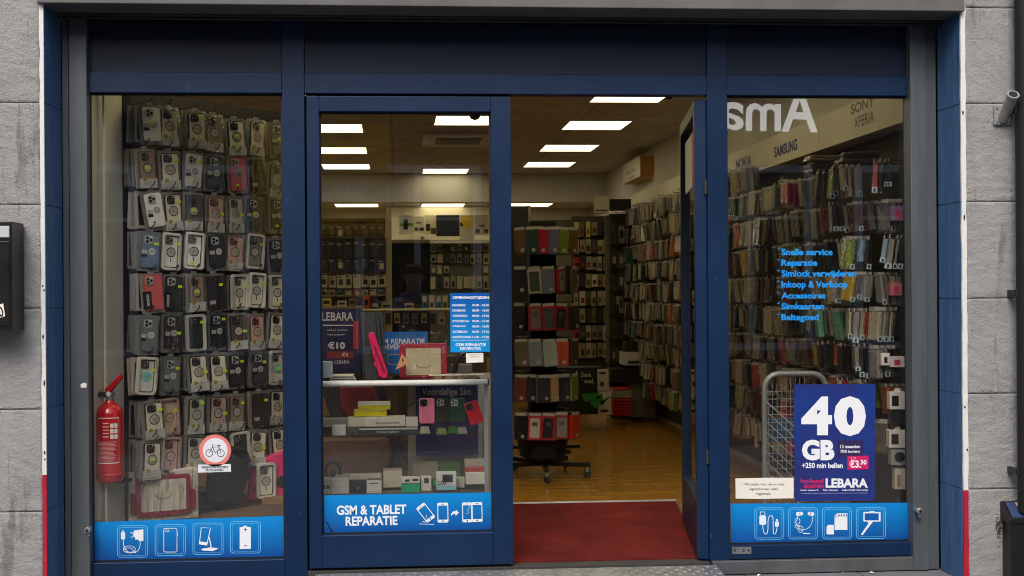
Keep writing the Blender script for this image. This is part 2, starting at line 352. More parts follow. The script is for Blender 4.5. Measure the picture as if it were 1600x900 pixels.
def pilaster(side, xo, xi, xs, xb, joints, tipz, label, white_gap):
    """xo outer edge, xi inner edge of the stone, xs edge of the white strip, xb back edge of the reveal"""
    t = thing('stone_pilaster', label, 'pilaster', ((xo+xi)/2, YF, -.06)); off = -Vector(t.location)
    def put(mb, n, **k):
        mb.v = [p+off for p in mb.v]; return mb.build(n, t, **k)
    mb = MB(); a, b = min(xo, xi), max(xo, xi)
    for k in range(len(joints)-1): stone_block(mb, a, b, joints[k]+.0016, joints[k+1]-.0016, YF, YF+.05, side*20+k+3)
    mb.box(a, b, YF+.016, YF+.052, joints[0], joints[-1], STONE); put(mb, 'stonework')
    mb = MB()
    for k in range(len(joints)-1):
        z0, z1 = joints[k]+.0025, joints[k+1]-.0025
        pts = [(xs, YF+.010), (xb, -.05), (xo, -.05), (xo, YF+.054), (xi, YF+.054), (xi, YF+.010)]
        mb.prism(pts, z0, z1, REVEAL, axis='z')
    q = .004 if xs < xb else -.004
    mb.prism([(xs-q, YF+.014), (xb-q, -.055), (xo, -.055), (xo, YF+.057), (xi, YF+.057)], joints[0], joints[-1], REVEAL, axis='z'); put(mb, 'painted_reveal')
    x0, x1 = min(xi, xs), max(xi, xs)
    def strip(z0, z1, m, nm, sd):
        mb = MB(); n = int((z1-z0)/.03); l = []; r = []
        for k in range(n+1):
            z = z0+(z1-z0)*k/n; w1 = noise.noise(Vector((sd, z*9, 0)))*.003; w2 = noise.noise(Vector((sd+5, z*13, 0)))*.004
            l.append((x0+.001+(w1 if side > 0 else w2), z)); r.append((x1-.0005+(w2 if side > 0 else 0), z))
        mb.prism(l+r[::-1], YF-.002, YF+.009, m); return put(mb, nm)
    strip(tipz, joints[-1], WHITEP, 'white_edge', side*3.3); strip(joints[0], tipz-.002, REDP, 'red_edge', side*4.1)
    mb = MB()
    for k in range(6 if white_gap else 4):   # chipped spots in the edge paint
        z = random.uniform(.5, 2.7); x = random.uniform(x0+.008, x1-.004); h = random.uniform(.008, .03)
        mb = MB(); mb.prism(disc(x, z, .004, 8, h/2), YF-.0035, YF-.0015, BLACKM); put(mb, 'paint_chip')
    return t
JL = [-.06]+[WZ(30, py, YF) for py in (800, 640, 482, 320, 160)]+[3.05]
JR = [-.06]+[WZ(1550, py, YF) for py in (764, 615, 466, 315, 162, 12)]+[3.05]
XLs, XRs = WX(71, YF), WX(1503, YF)
XLb, XRb = WX(98, -.05), WX(1467, -.05)
pilaster(-1, -2.45, WX(64, YF), XLs, XLb, JL, WZ(66, 742, YF), 'grey rough stone pilaster with blue painted reveal, behind the black letterbox', True)
PR = WX(1592, YF)
pilaster(1, WX(1600, YF)+.25, WX(1511, YF), XRs, XRb, JR, WZ(1506, 766, YF), 'grey rough stone pilaster with blue painted reveal, holding the flagpole socket', False)
# lintel and roller shutter box between the pilasters
zl = WZ(800, 11, -.33)
t = thing('lintel', 'dark grey lintel beam with shutter housing over the blue shopfront', 'lintel', (.5, -.2, zl)); o_ = Vector((.5, -.2, zl))
def put_in(t, mb, n, **k):
    off = Vector(t.location); mb.v = [p-off for p in mb.v]; return mb.build(n, t, **k)
LINT = mat('lintel_paint', lin(96, 95, 93), .6, var=.15, vs=3, bump=.1, bs=60)
put_in(t, MB().box(WX(60, -.33), WX(1511, -.33), -.33, -.13, zl, zl+.35, LINT), 'beam', bevel=.004)
zs = WZ(800, 35, -.10)
mb = MB(); mb.box(XLb-.02, XRb+.02, -.128, -.055, zs+.012, zl+.3, DARKMETAL); mb.box(XLb-.02, XRb+.02, -.105, -.085, zs, zs+.011, DARKMETAL); put_in(t, mb, 'shutter_housing', bevel=.003)
# wall over the lintel and beyond both pilasters, never in the frame but it shades the front
UPW = tile_mat('upper_brick', lin(130, 80, 62), lin(112, 70, 56), lin(150, 145, 135), .22, .065, .85)
tag(MB().box(-6, 7, -.30, .03, zl+.352, 4.9, UPW).build('upper_wall', loc=(0, -.15, zl+.352)), 'brick wall rising above the dark lintel of the shop', 'wall')
for xa_, xb_, lab in ((-14, -2.455, 'brick wall of the neighbouring house left of the shop'), (WX(1600, YF)+.255, 14, 'brick wall of the neighbouring house right of the black downpipe')):
    tag(MB().box(xa_, xb_, -.27, .03, -.06, zl+.35, UPW).build('neighbour_wall', loc=((xa_+xb_)/2, -.1, -.06)), lab, 'wall')
struct(MB().box(-60, 60, -60, 60, -.7, -.52, mat('far_ground', lin(96, 94, 90), .9, var=.1)), 'ground')
# shutter guide rails
def guide(px0, px1, groove, label, knob_px, flip):
    x0, x1 = WX(px0, -.06), WX(px1, -.06); xm = WX(groove, -.06)
    t = thing('shutter_guide', label, 'shutter rail', ((x0+x1)/2, -.04, -.055))
    mb = MB(); mb.box(x0, xm-.003, -.050, .02, -.055, zs+.01, GUIDE); mb.box(xm+.003, x1, -.066, .02, -.055, zs+.01, GUIDE) if not flip else None
    if flip: mb = MB(); mb.box(x0, xm-.003, -.066, .02, -.055, zs+.01, GUIDE); mb.box(xm+.003, x1, -.050, .02, -.055, zs+.01, GUIDE)
    mb.box(xm-.003, xm+.003, -.040, .02, -.055, zs+.01, BLACKM); put_in(t, mb, 'rail', bevel=.003)
    k = W(knob_px[0], knob_px[1], -.08)
    mb = MB(); X = Matrix.Translation(k) @ Matrix.Rotation(R(90), 4, 'X')
    mb.lathe([(.012, -.02), (.012, .012), (.017, .014), (.017, .036), (.013, .040)], STEEL, 16, X); mb.tube([k+Vector((0, -.02, 0)), k+Vector((.004, -.024, -.03))], .009, STEEL, 8)
    
    mb.lathe([(.007, 0), (.007, .0015)], BLACKM, 12, Matrix.Translation(k+Vector((0, -.0405, 0))) @ Matrix.Rotation(R(90), 4, 'X')); put_in(t, mb, 'lock_knob'); return t
g1 = guide(98, 138, 109, 'grey metal shutter rail with lock knob beside the fire extinguisher window', (139, 827), False)
guide(1424, 1466, 1449, 'grey metal shutter rail with lock knob beside the right window', (1433, 797), True)
mb = MB(); k = W(131, 602, -.067); mb.prism([(k.x-.014, k.z-.012), (k.x+.012, k.z-.012), (k.x+.014, k.z+.008), (k.x, k.z+.013), (k.x-.016, k.z+.006)], -.068, -.0665, PAPER); put_in(g1, mb, 'paper_scrap')

# ---- blue aluminium frame with panes
FY0, FY1 = -.03, .05
t = thing('shopfront_frame', 'dark blue aluminium shopfront frame with posts, rails and transom panels', 'shop front', (0, 0, 0)); SF = t
def px_box(px0, py0, px1, py1, y0, y1, m, mb=None):
    a = W(px0, py0, y0); b = W(px1, py1, y0); mb = mb or MB()
    return mb.box(min(a.x, b.x), max(a.x, b.x), y0, y1, min(a.z, b.z), max(a.z, b.z), m)
xL, xA0, xA1, xB0, xB1, xR = WX(139, FY0), WX(443, FY0, 500), WX(478, FY0, 500), WX(1107, FY0), WX(1138, FY0), WX(1423, FY0)
zT, zP0, zP1, zG = zs+.005, WZ(780, 37, FY0), WZ(780, 116, FY0), WZ(780, 147, FY0)
zB = -.045
def fbox(n, x0, x1, z0, z1, y0=FY0, y1=FY1, m=BLUE, bv=.003): return MB().box(x0, x1, y0, y1, z0, z1, m).build(n, SF, bevel=bv)
fbox('post', xA0, xA1, zB, zT+.05); fbox('post', xB0, xB1, zB, zT+.05)
fbox('rail', xL, xA0-.001, zP1, zG); fbox('rail', xA1+.001, xB0-.001, zP1, zG); fbox('rail', xB1+.001, xR, zP1, zG)
for a, b in ((xL, xA0-.001), (xA1+.001, xB0-.001), (xB1+.001, xR)):
    fbox('transom_panel', a, b, zP1+.001, zT+.05, FY0+.012, FY1, BLUE_SHADE, .002)
zLb, zRb = WZ(295, 877, FY0), WZ(1280, 850, FY0)
fbox('rail', xL, xA0-.001, zB+.012, zLb); fbox('rail', xB1+.001, xR, zB+.06, zRb)
mb = MB(); SILL = mat('sill_profile', lin(92, 92, 96), .5, .3, var=.2, vs=5)
mb.box(xB1-.1, xR, FY0-.03, FY0-.001, zB-.01, zB+.058, SILL); mb.box(xL, xB1-.102, FY0-.05, FY0-.001, zB-.012, zB+.010, SILL); mb.build('sill', SF, bevel=.004)
mb = MB(); mb.box(xA1, xB0, FY0-.001, .054, zB-.01, .004, mat('threshold_rubber', lin(58, 56, 54), .7, var=.2, vs=12)); mb.build('threshold', SF, bevel=.003)
mb = MB(); px_box(1144, 855, 1174, 865, FY0-.002, FY0, STEEL, mb); 
for p in (1148, 1170): px_box(p-1.5, 858.5, p+1.5, 861.5, FY0-.003, FY0-.002, BLACKM, mb)
px_box(1160, 857, 1164, 863, FY0-.0027, FY0-.002, plain(70, 80, 110), mb); mb.build('maker_plate', SF)
GY = .008
def pane(px0, py0, px1, py1, label, name='window_pane', y=GY):
    a = W(px0, py0, y); b = W(px1, py1, y); x0, x1, z0, z1 = a.x, b.x, b.z, a.z
    mb = MB(); mb.box(x0-.02, x1+.02, y, y+.006, z0-.02, z1+.02, GLASS)
    return tag(mb.build(name, loc=((x0+x1)/2, y, z0)), label, 'window pane')
for x0, x1, z0, z1 in ((xL, xA0, zLb, zG), (xB1, xR, zRb, zG)):      # black gaskets round the fixed panes
    mb = MB(); 
    for a in ((x0-.001, x0+.010, z0, z1), (x1-.010, x1+.001, z0, z1), (x0+.0105, x1-.0105, z1-.010, z1+.001), (x0+.0105, x1-.0105, z0-.001, z0+.008)): mb.box(a[0], a[1], .0, .004, a[2], a[3], RUBBER)
    mb.build('gasket', SF)
def glazed(x0, x1, z0, z1, label):
    mb = MB(); mb.box(x0+.001, x1-.001, GY, GY+.006, z0+.001, z1-.001, GLASS)
    return tag(mb.build('window_pane', loc=((x0+x1)/2, GY, z0)), label, 'window pane')
glazed(xL, xA0, zLb, zG, 'large fixed pane of the left window in front of the phone case display')
glazed(xB1, xR, zRb, zG, 'fixed pane of the right window carrying the 40 GB poster')
# ---- closed leaf beside the doorway
dx0, dx1 = WX(480, FY0, 520), WX(800, FY0, 520); dzt, dzb = WZ(640, 149.5, FY0), WZ(640, 885, FY0)
gx0, gx1, gz1, gz0 = WX(501, FY0, 520), WX(769, FY0, 520), WZ(635, 174.5, FY0), WZ(635, 834, FY0)
t = thing('door_leaf', 'closed blue framed glass door leaf with blue repair banner and opening hours', 'door', (dx0, 0, dzb))
DF = (-.036, .030)
put_in(t, MB().box(dx0+.004, gx0, *DF, dzb, dzt-.004, BLUE), 'stile', bevel=.003); put_in(t, MB().box(gx1, dx1, *DF, dzb, dzt-.004, BLUE), 'stile', bevel=.003)
put_in(t, MB().box(gx0+.0005, gx1-.0005, *DF, gz1, dzt-.004, BLUE), 'top_rail', bevel=.003); put_in(t, MB().box(gx0+.0005, gx1-.0005, *DF, dzb, gz0, BLUE), 'bottom_rail', bevel=.003)
mb = MB()
for a in ((gx0-.001, gx0+.008, gz0, gz1), (gx1-.008, gx1+.001, gz0, gz1), (gx0+.0085, gx1-.0085, gz1-.009, gz1+.001), (gx0+.0085, gx1-.0085, gz0-.001, gz0+.007)): mb.box(a[0], a[1], .0, .004, a[2], a[3], RUBBER)
put_in(t, mb, 'gasket'); put_in(t, MB().box(gx0+.001, gx1-.001, GY, GY+.006, gz0+.001, gz1-.001, GLASS), 'glass')
fbox('door_stop', xA1+.0005, dx0+.03, zB+.06, zG-.0005, .033, .055, BLUE_SHADE); fbox('door_stop', dx0+.031, dx1, dzt-.03, zG-.0005, .033, .055, BLUE_SHADE)
for a_, b_ in ((xL-.25, xL-.0005), (xR+.0005, xR+.25)): fbox('leak_block', a_, b_, zB, zT+.05, .022, .055, BLUE_SHADE)  # unseen blocks added behind the shutter guides to close a light leak
# ---- open leaf swung into the shop
hx = WX(1096, 0, 500)
t = thing('door_leaf', 'open blue framed glass door leaf swung into the shop at the right of the doorway', 'door', (hx, .0, .012), R(90-9.5))
LW, LH = 1.0, dzt-.02
def leafbox(n, x0, x1, z0, z1, m=BLUE, y0=-.03, y1=.03): return MB().box(x0, x1, y0, y1, z0, z1, m).build(n, t, bevel=.003)
leafbox('stile', 0, .075, 0, LH); leafbox('stile', LW-.06, LW, 0, LH, BLUE_SHADE); leafbox('top_rail', .0755, LW-.0605, LH-.07, LH, BLUE_SHADE); leafbox('bottom_rail', .0755, LW-.0605, 0, .30, BLUE_SHADE)
MB().box(.0755, LW-.0605, -.003, .003, .301, LH-.071, GLASS).build('glass', t)
o = MB().box(.12, LW-.12, .004, .007, LH-.42, LH-.12, plain(214, 214, 216)).build('door_sticker', t)
mb = MB(); mb.box(.12, .42, .0075, .0085, LH-.42, LH-.12, plain(205, 62, 56)); mb.build('red_panel', o)
for z in (.5, 1.9): MB().lathe([(.009, z), (.009, z+.07)], DARKMETAL, 12, Matrix.Translation((-.006, -.026, 0))).build('hinge', t)

# ------------------------------------------------------------------ street things
CHK = mat('aluminium_tread', lin(176, 178, 178), .38, .75, var=.15, vs=8)
X0c, X1c = WX(492, -.1, 890), WX(1122, -.12, 884)
t = thing('ramp_plate', 'bright aluminium tread plate ramp laid in front of the doorway', 'ramp', ((X0c+X1c)/2, -.3, -.06))
mb = MB(); zA, zE = .001, -.048
mb.prism([(-.083, zA), (-.62, zE), (-.62, -.058), (-.083, -.058)], X0c, X1c, CHK, axis='x')
k = 0
for j in range(13):
    for i in range(int((X1c-X0c)/.034)):
        y = -.105-.036*j; x = X0c+.02+.034*i; z = zA+(zE-zA)*((-.083-y)/.537); a = R(45 if (i+j) % 2 else -45)
        X = Matrix.Translation((x, y, z)) @ Matrix.Rotation(a, 4, 'Z')
        mb.add([(-.015, 0, 0), (0, -.005, 0), (.015, 0, 0), (0, .005, 0), (-.007, 0, .003), (.007, 0, .003)], [(0, 1, 5, 4), (1, 2, 5), (2, 3, 4, 5), (3, 0, 4)], CHK, X)
put_in(t, mb, 'tread_plate')
# black letterbox on the left pilaster
yb = -.47; a = W(18, 346, yb); b = W(18, 516, yb)
t = thing('letterbox', 'black metal letterbox with a white flap mounted on the left stone pilaster', 'letterbox', (a.x-.17, YF, b.z))
mb = MB(); ang = WX(39, -.30); mb.prism([(a.x-.38, yb), (a.x, yb), (ang, YF-.012), (a.x-.38, YF-.012)], b.z, a.z, BLACK, axis='z'); put_in(t, mb, 'body', bevel=.003)
mb = MB(); f0 = W(15, 353, yb); f1 = W(15, 371, yb); mb.box(a.x-.3, f0.x, yb-.006, yb-.001, f1.z, f0.z, plain(190, 194, 200)); put_in(t, mb, 'flap', bevel=.002)
mb = MB(); f0 = W(15, 377, yb); mb.box(a.x-.34, f0.x, yb-.004, yb-.001, b.z+.02, f0.z, BLACK); put_in(t, mb, 'front_door', bevel=.002)
d = pixel_plane(yb-.005); mb = MB(); d.poly(mb, [(-14, 480), (5, 474), (8, 494), (-11, 500)], PAPER); d.text(mb, '10', -8, 479, 5, 496, BLKPRINT, 2, .02, R(-12)); put_in(t, mb, 'sticker')
# flagpole socket
t = thing('flagpole_holder', 'grey painted metal flagpole socket on the right stone pilaster', 'flagpole holder', W(1570, 178, YF-.01))
mb = MB(); px_box(1554, 164, 1583, 195, YF-.018, YF-.004, STONE, mb); put_in(t, mb, 'base_plate', bevel=.003)
HOLD = mat('grey_holder_paint', lin(150, 150, 148), .45, .2, var=.15, vs=10)
p0 = W(1567, 187, YF-.015); p1 = W(1583, 148, YF-.14); dirv = (p1-p0).normalized()
mb = MB(); mb.tube([p0, p1], .026, HOLD, 20); mb.tube([p1-dirv*.006, p1+dirv*.003], .030, HOLD, 20); mb.tube([p1+dirv*.0032, p1+dirv*.0042], .021, BLACKM, 20); put_in(t, mb, 'socket')
for u, v in ((1558, 169), (1578, 169), (1558, 191), (1578, 191)):
    q = W(u, v, YF-.019); mb = MB(); mb.lathe([(.006, 0), (.006, .003)], STEEL, 8, Matrix.Translation(q) @ Matrix.Rotation(R(90), 4, 'X')); put_in(t, mb, 'bolt')
# downpipe at the right edge
xp = WX(1604, -.38); t = thing('downpipe', 'black cast iron downpipe running down the right edge of the stone pilaster', 'drainpipe', (xp, -.38, .25))
mb = MB(); mb.tube([(xp, -.38, .30), (xp, -.38, 3.2)], .047, BLACKM, 20); put_in(t, mb, 'pipe')
for py in (172, 458, 736):
    q = W(1590, py, -.36); mb = MB(); mb.tube([(q.x+.06, -.36, q.z), (q.x-.012, -.36, q.z)], .010, BLACKM, 8); mb.box(q.x-.022, q.x-.004, -.375, -.30, q.z-.016, q.z+.016, DARKMETAL); mb.tube([(xp-.05, -.38, q.z-.02), (xp-.05, -.38, q.z+.02)], .008, BLACKM, 6); put_in(t, mb, 'bracket')
# black cabinet at the foot of the pipe
yc = -.405; a = W(1563, 783, -.305); zc = WZ(1590, 812, yc); x0 = WX(1581, yc, 812)
t = thing('street_cabinet', 'black metal cabinet with sloping blue lid at the foot of the downpipe', 'cabinet', (a.x+.18, -.35, -.06))
mb = MB(); mb.box(x0+.004, x0+.36, yc+.012, -.305, -.06, zc-.012, BLACK); put_in(t, mb, 'body', bevel=.004)
mb = MB(); zt = a.z; mb.prism([(yc, zc-.02), (-.302, zc-.02), (-.302, zt), (-.32, zt), (yc, zc+.004)], x0-.006, x0+.37, BLACK, axis='x'); put_in(t, mb, 'lid', bevel=.003)
mb = MB(); f = lambda u, v: (x0+.008+u*.33, yc+(-.32-yc)*v, zc+.004+(zt-zc-.004)*v+.002)
mb.quad(f(0, .06), f(1, .06), f(1, .94), f(0, .94), plain(44, 62, 100)); put_in(t, mb, 'blue_panel')
mb = MB(); mb.quad(*[(p[0], p[1], p[2]+.002) for p in (f(.15, .5), f(.5, .5), f(.5, .9), f(.15, .9))], plain(214, 180, 140)); put_in(t, mb, 'paper_label')
MOSS = mat('moss_green', lin(62, 66, 38), .95, var=.4, vs=20)
mb = MB()
rn = random.Random(3)
for k in range(60):
    q = W(1561+rn.gauss(0, 2.5), 824+rn.gauss(0, 9), YF-.004); r_ = rn.uniform(.002, .006); mb.lathe([(r_*.3, -r_*.5), (r_, 0), (r_*.3, r_*.5)], MOSS, 6, Matrix.Translation(q) @ Matrix.Diagonal((1, .35, 1.3, 1)))
tag(mb.build('moss_patch', loc=W(1561, 835, YF-.004)), 'patch of green moss on the stone beside the black cabinet', 'moss', kind='stuff')
# litter by the sill
for (u, v, sx, lab) in ((1360, 880, .014, 'crumpled white paper scrap on the pavement under the right window'), (1185, 893, .010, 'small white scrap lying on the pavement beside the ramp'), (1316, 883, .006, 'tiny white crumb on the pavement below the right window poster')):
    q = W(u, v, -.085); mb = MB(); vs = [(q.x+sx*math.cos(a_)*random.uniform(.6, 1.2), -.095+.5*sx*math.sin(a_), -.06+.002+random.uniform(0, .012)) for a_ in [k*1.05 for k in range(6)]]
    mb.add(vs+[(q.x, -.095, -.06+sx)], [(k, (k+1) % 6, 6) for k in range(6)]+[(5, 4, 3, 2, 1, 0)], PAPER); tag(mb.build('paper_litter', loc=(q.x, -.095, -.058)), lab, 'litter')

# ------------------------------------------------------------------ across the street (seen in the panes)
OPP = -13.0
BRICK = tile_mat('opposite_brick', lin(140, 104, 84), lin(122, 92, 76), lin(160, 150, 138), .22, .065, .85)
t = thing('opposite_building', 'brick building with white framed windows across the street', 'building', (0, OPP-.2, -.1))
put_in(t, MB().box(-13, 13, OPP-.4, OPP-.15, -.1, 7.0, BRICK), 'wall')
put_in(t, MB().box(-13, 13, OPP-.149, OPP-.03, 3.75, 5.1, mat('dark_fascia', lin(46, 48, 52), .5, var=.1)), 'fascia')
WGL = mat('dark_window_glass', lin(40, 46, 52), .08)
for k in range(9):
    x = -11.6+k*2.75
    mb = MB(); z0, z1 = 5.25, 6.6
    for a in ((x, x+.12, z0, z1), (x+1.4, x+1.52, z0, z1), (x+.7, x+.78, z0+.12, z1-.12), (x+.12, x+1.4, z0, z0+.12), (x+.12, x+1.4, z1-.12, z1)): mb.box(a[0], a[1], OPP-.149, OPP-.08, a[2], a[3], WHITE)
    f = put_in(t, mb, 'window')
    MB().box(x+.1-t.location.x, x+1.42-t.location.x, .055, .07, z0+.1+.1, z1-.1+.1, WGL).build('pane', f)
    mb = MB(); z0, z1 = .45, 3.5
    for a in ((x, x+.14, z0, z1), (x+1.9, x+2.04, z0, z1), (x+.95, x+1.05, z0+.12, z1-.12), (x+.14, x+1.9, z0, z0+.12), (x+.14, x+1.9, z1-.12, z1), (x+.14, x+.95, 2.6, 2.66), (x+1.05, x+1.9, 2.6, 2.66)): mb.box(a[0], a[1], OPP-.149, OPP-.09, a[2], a[3], WHITE)
    f = put_in(t, mb, 'window')
    MB().box(x+.1, x+1.94, .055, .07, z0+.2, z1, WGL).build('pane', f)
mirror = lambda u, v, l: Vector((W(u, v, -OPP+.016).x, OPP+.03+l*.0006, W(u, v, -OPP+.016).z))
t = thing('shop_sign', 'white backlit letters Ama on the dark fascia across the street', 'sign', mirror(1190, 206, 0))
LIT = mat('backlit_letter', lin(236, 238, 240), .5, emit=2.8)
for ch, u0, u1, v0 in (('A', 1276, 1221, 138), ('m', 1219, 1165, 164), ('a', 1161, 1120, 163)):
    mb = MB(); dd = Decal(mirror); vs, fs = letters(ch, .012)
    pts = [(u0+(u1-u0)*u, 207+(v0-207)*v-(.11*(u0+(u1-u0)*u-1276)*-1*.22)) for u, v in vs]
    off = -Vector(t.location); V = [Vector(mirror(*p, 1))+off for p in pts]
    mb.add(V, fs, LIT); n = len(V); o = mb.build('letter', t); s_ = o.modifiers.new('depth', 'SOLIDIFY'); s_.thickness = .03; s_.offset = 0
# yellow diversion board, its face turned to the shop
YD = 7.6
mir2 = lambda u, v, l: Vector((W(u, v, YD).x, -YD+.016+l*.002, W(u, v, YD).z))
YEL = mat('yellow_sign_face', lin(252, 196, 24), .5, var=.04); a = mir2(607, 195, 0); b = mir2(395, 372, 0)
t = thing('diversion_sign', 'yellow diversion board with black lettering standing across the road', 'road sign', ((a.x+b.x)/2, -YD, -.1))
d = Decal(mir2); mb = MB(); mb.box(b.x, a.x, -YD, -YD+.012, b.z, a.z, YEL); put_in(t, mb, 'panel')
mb = MB(); d.rrect(mb, 399, 199, 603, 368, 6, BLKPRINT, 1, 1.6)
for txt, u0, u1, v0, v1 in (('Omleiding', 597, 470, 204, 222), ('Grote', 600, 528, 237, 250), ('Overstraat', 601, 472, 261, 273), ('afgesloten', 605, 480, 284, 304), ('Volg', 603, 560, 330, 350)):
    d.text(mb, txt, u0, v0, u1, v1, BLKPRINT, 1, .01)
mb.v = [p-Vector(t.location) for p in mb.v]; mb.build('lettering', t)
for x in (b.x+.15, a.x-.15):
    mb = MB(); mb.tube([(x, -YD-.04, -.1), (x, -YD-.04, a.z-.1)], .03, STEEL, 10); put_in(t, mb, 'post')
# the photographer
def skin_person():
    t = thing('person', 'person in a grey hooded top and dark trousers holding up a phone', 'person', (.22, -6.55, -.1))
    J = {'pel': (0, 0, .98, .15), 'wai': (0, 0, 1.12, .145), 'che': (0, .01, 1.36, .165), 'nec': (0, .0, 1.53, .06), 'hed0': (0, .03, 1.60, .085), 'hed': (0, .035, 1.70, .10), 'top': (0, .03, 1.78, .075)}
    E = [('pel', 'wai'), ('wai', 'che'), ('che', 'nec'), ('nec', 'hed0'), ('hed0', 'hed'), ('hed', 'top')]
    for s, n in ((-1, 'l'), (1, 'r')):
        J.update({n+'hip': (s*.10, 0, .90, .105), n+'kne': (s*.12, .01, .50, .065), n+'ank': (s*.13, -.02, .10, .045), n+'toe': (s*.15, .14, .05, .04),
                  n+'sho': (s*.19, .0, 1.44, .07), n+'elb': (s*.30, .20, 1.22, .05), n+'wri': (s*.10-.1, .38, 1.38, .032), n+'pal': (s*.07-.15, .42, 1.42, .03)})
        E += [('pel', n+'hip'), (n+'hip', n+'kne'), (n+'kne', n+'ank'), (n+'ank', n+'toe'), ('che', n+'sho'), (n+'sho', n+'elb'), (n+'elb', n+'wri'), (n+'wri', n+'pal')]
        for k in range(4):
            nm = n+'f%d' % k; J[nm] = (s*(.055-.012*k)-.165, .445, 1.435+.018*k-.02, .009); J[nm+'b'] = (s*(.03-.01*k)-.17, .458, 1.44+.018*k-.02, .008); E += [(n+'pal', nm), (nm, nm+'b')]
        J[n+'th'] = (s*.06-.16, .43, 1.385, .010); E.append((n+'pal', n+'th'))
    ks = list(J); me = bpy.data.meshes.new('body'); me.from_pydata([J[k][:3] for k in ks], [(ks.index(a), ks.index(b)) for a, b in E], [])
    o = bpy.data.objects.new('body', me); COL.objects.link(o); o.modifiers.new('skin', 'SKIN'); sv = me.skin_vertices[0] if me.skin_vertices else None
    if sv is None:
        bm = bmesh.new(); bm.from_mesh(me); bm.verts.layers.skin.verify(); bm.to_mesh(me); bm.free(); sv = me.skin_vertices[0]
    for i, k in enumerate(ks): sv.data[i].radius = (J[k][3], J[k][3]*(.72 if k in ('pel', 'wai', 'che') else 1)); sv.data[i].use_root = (k == 'pel')
    ss = o.modifiers.new('smooth', 'SUBSURF'); ss.levels = 2; ss.render_levels = 2
    bpy.context.view_layer.update(); m2 = bpy.data.meshes.new_from_object(o.evaluated_get(bpy.context.evaluated_depsgraph_get())); bpy.data.objects.remove(o)
    hood = mat('grey_hoodie', lin(120, 122, 128), .9, var=.15); jean = mat('dark_trousers', lin(36, 38, 46), .9, var=.2); skin = mat('skin', lin(205, 160, 135), .6); shoe = mat('dark_shoes', lin(30, 30, 32), .6); hair = mat('brown_hair', lin(62, 46, 36), .8)
    m2.materials.clear()
    for m in (hood, jean, skin, shoe): m2.materials.append(m)
    for p in m2.polygons:
        c = p.center; p.use_smooth = True
        p.material_index = 2 if (c.z > 1.545 or (c.y > .37 and c.z > 1.3)) else 3 if c.z < .09 else 1 if c.z < .98 else 0
    b = bpy.data.objects.new('body', m2); COL.objects.link(b); b.parent = t
    mb = MB(); mb.lathe([(.03, -.02), (.085, .0), (.112, .05), (.105, .10), (.06, .135), (.01, .142)], hair, 18, Matrix.Translation((0, .012, 1.69))); mb.build('hair', t)
    mb = MB(); mb.lathe([(.004, 0), (.013, .004), (.009, .02), (.004, .035)], skin, 8, Matrix.Translation((0, .132, 1.665))); mb.build('nose', t)
    for s in (-1, 1):
        mb = MB(); mb.lathe([(.003, -.006), (.010, 0), (.003, .006)], BLACKM, 8, Matrix.Translation((s*.033, .128, 1.705)) @ Matrix.Rotation(R(90), 4, 'X')); mb.build('eye', t)
        mb = MB(); mb.lathe([(.006, -.028), (.016, 0), (.006, .03)], skin, 8, Matrix.Translation((s*.102, .02, 1.69))); mb.build('ear', t)
    mb = MB(); mb.box(-.028, .028, .118, .1275, 1.622, 1.632, plain(150, 80, 76), c=.003); mb.build('mouth', t)
    return t
skin_person()
tag(MB().box(-.07, .07, -6.10, -6.092, 1.375, 1.45, BLACK, c=.003).build('phone', loc=(0, -6.095, 1.375)), 'black phone held up in front of the person in a grey hooded top', 'phone')

# ------------------------------------------------------------------ lamps and ceiling fittings
WARM = mat('warm_diffuser', (1, .86, .50), .5, emit=2.3); COOL = mat('cool_diffuser', (.9, .97, 1), .5, emit=2.4); WARM2 = mat('pale_diffuser', (1, .87, .56), .5, emit=2.6)
def lamp(x, y, z, label, m=WARM, group='square ceiling lights in the shop'):
    t = thing('ceiling_light', label, 'ceiling light', (x, y, z), 0, group)
    mb = MB()
    for a in ((-.31, .31, -.31, -.298), (-.31, .31, .298, .31), (-.31, -.298, -.298, .298), (.298, .31, -.298, .298)): mb.box(*a, -.012, -.001, WHITE)
    mb.build('frame', t); MB().box(-.297, .297, -.297, .297, -.008, -.002, m).build('diffuser', t); return t
RN = ['middle', 'left', 'right']
rows = [.9, 2.1, 3.75, 5.45, 7.25, 8.95]  # right row: the two nearest the doorway are unseen, added for brightness
for k, y in enumerate(rows): lamp(2.0, y, CEIL, 'square warm ceiling light, %s from the doorway in the right row' % ORD[k], WARM if k < 5 else WARM2)
for k, y in enumerate([.9, 2.1, 3.4, 5.15, 9.75]): lamp(.71, y, CEIL, 'square warm ceiling light, %s from the shopfront in the middle row' % ORD[k], WARM if k < 3 else WARM2)  # the first two hide behind the transom, added to brighten the interior
for k, y in enumerate([.6, 2.2, 4.0, 5.7, 7.5, 9.2]): lamp(-.59, y, CEIL, ('cool white square ceiling light, last of the left row' if k == 5 else 'square warm ceiling light, %s from the shopfront in the left row' % ORD[k]), COOL if k == 5 else WARM)  # nearest two out of view, added to light the front of the shop
for k, x in enumerate([-.5, .71, 1.94]): lamp(x, 10.62, CEIL2, 'ceiling light in the lower rear ceiling, %s behind the beam' % ('left one', 'middle one', 'right one')[k], WARM2)
q = W(1045, 155, 3.4); t = thing('spotlight', 'small black spotlight bracket hanging in front of the ceiling light over the doorway', 'spotlight', (q.x, 3.4, q.z))
mb = MB(); mb.lathe([(.02, 0), (.03, .01), (.02, .06), (.006, .065), (.006, CEIL-q.z)], BLACK, 12); mb.build('housing', t)
lamp(-1.15, .55, CEIL, 'unseen ceiling light added to brighten the left window display')  # extra lamp out of view, added to light the hanging packs
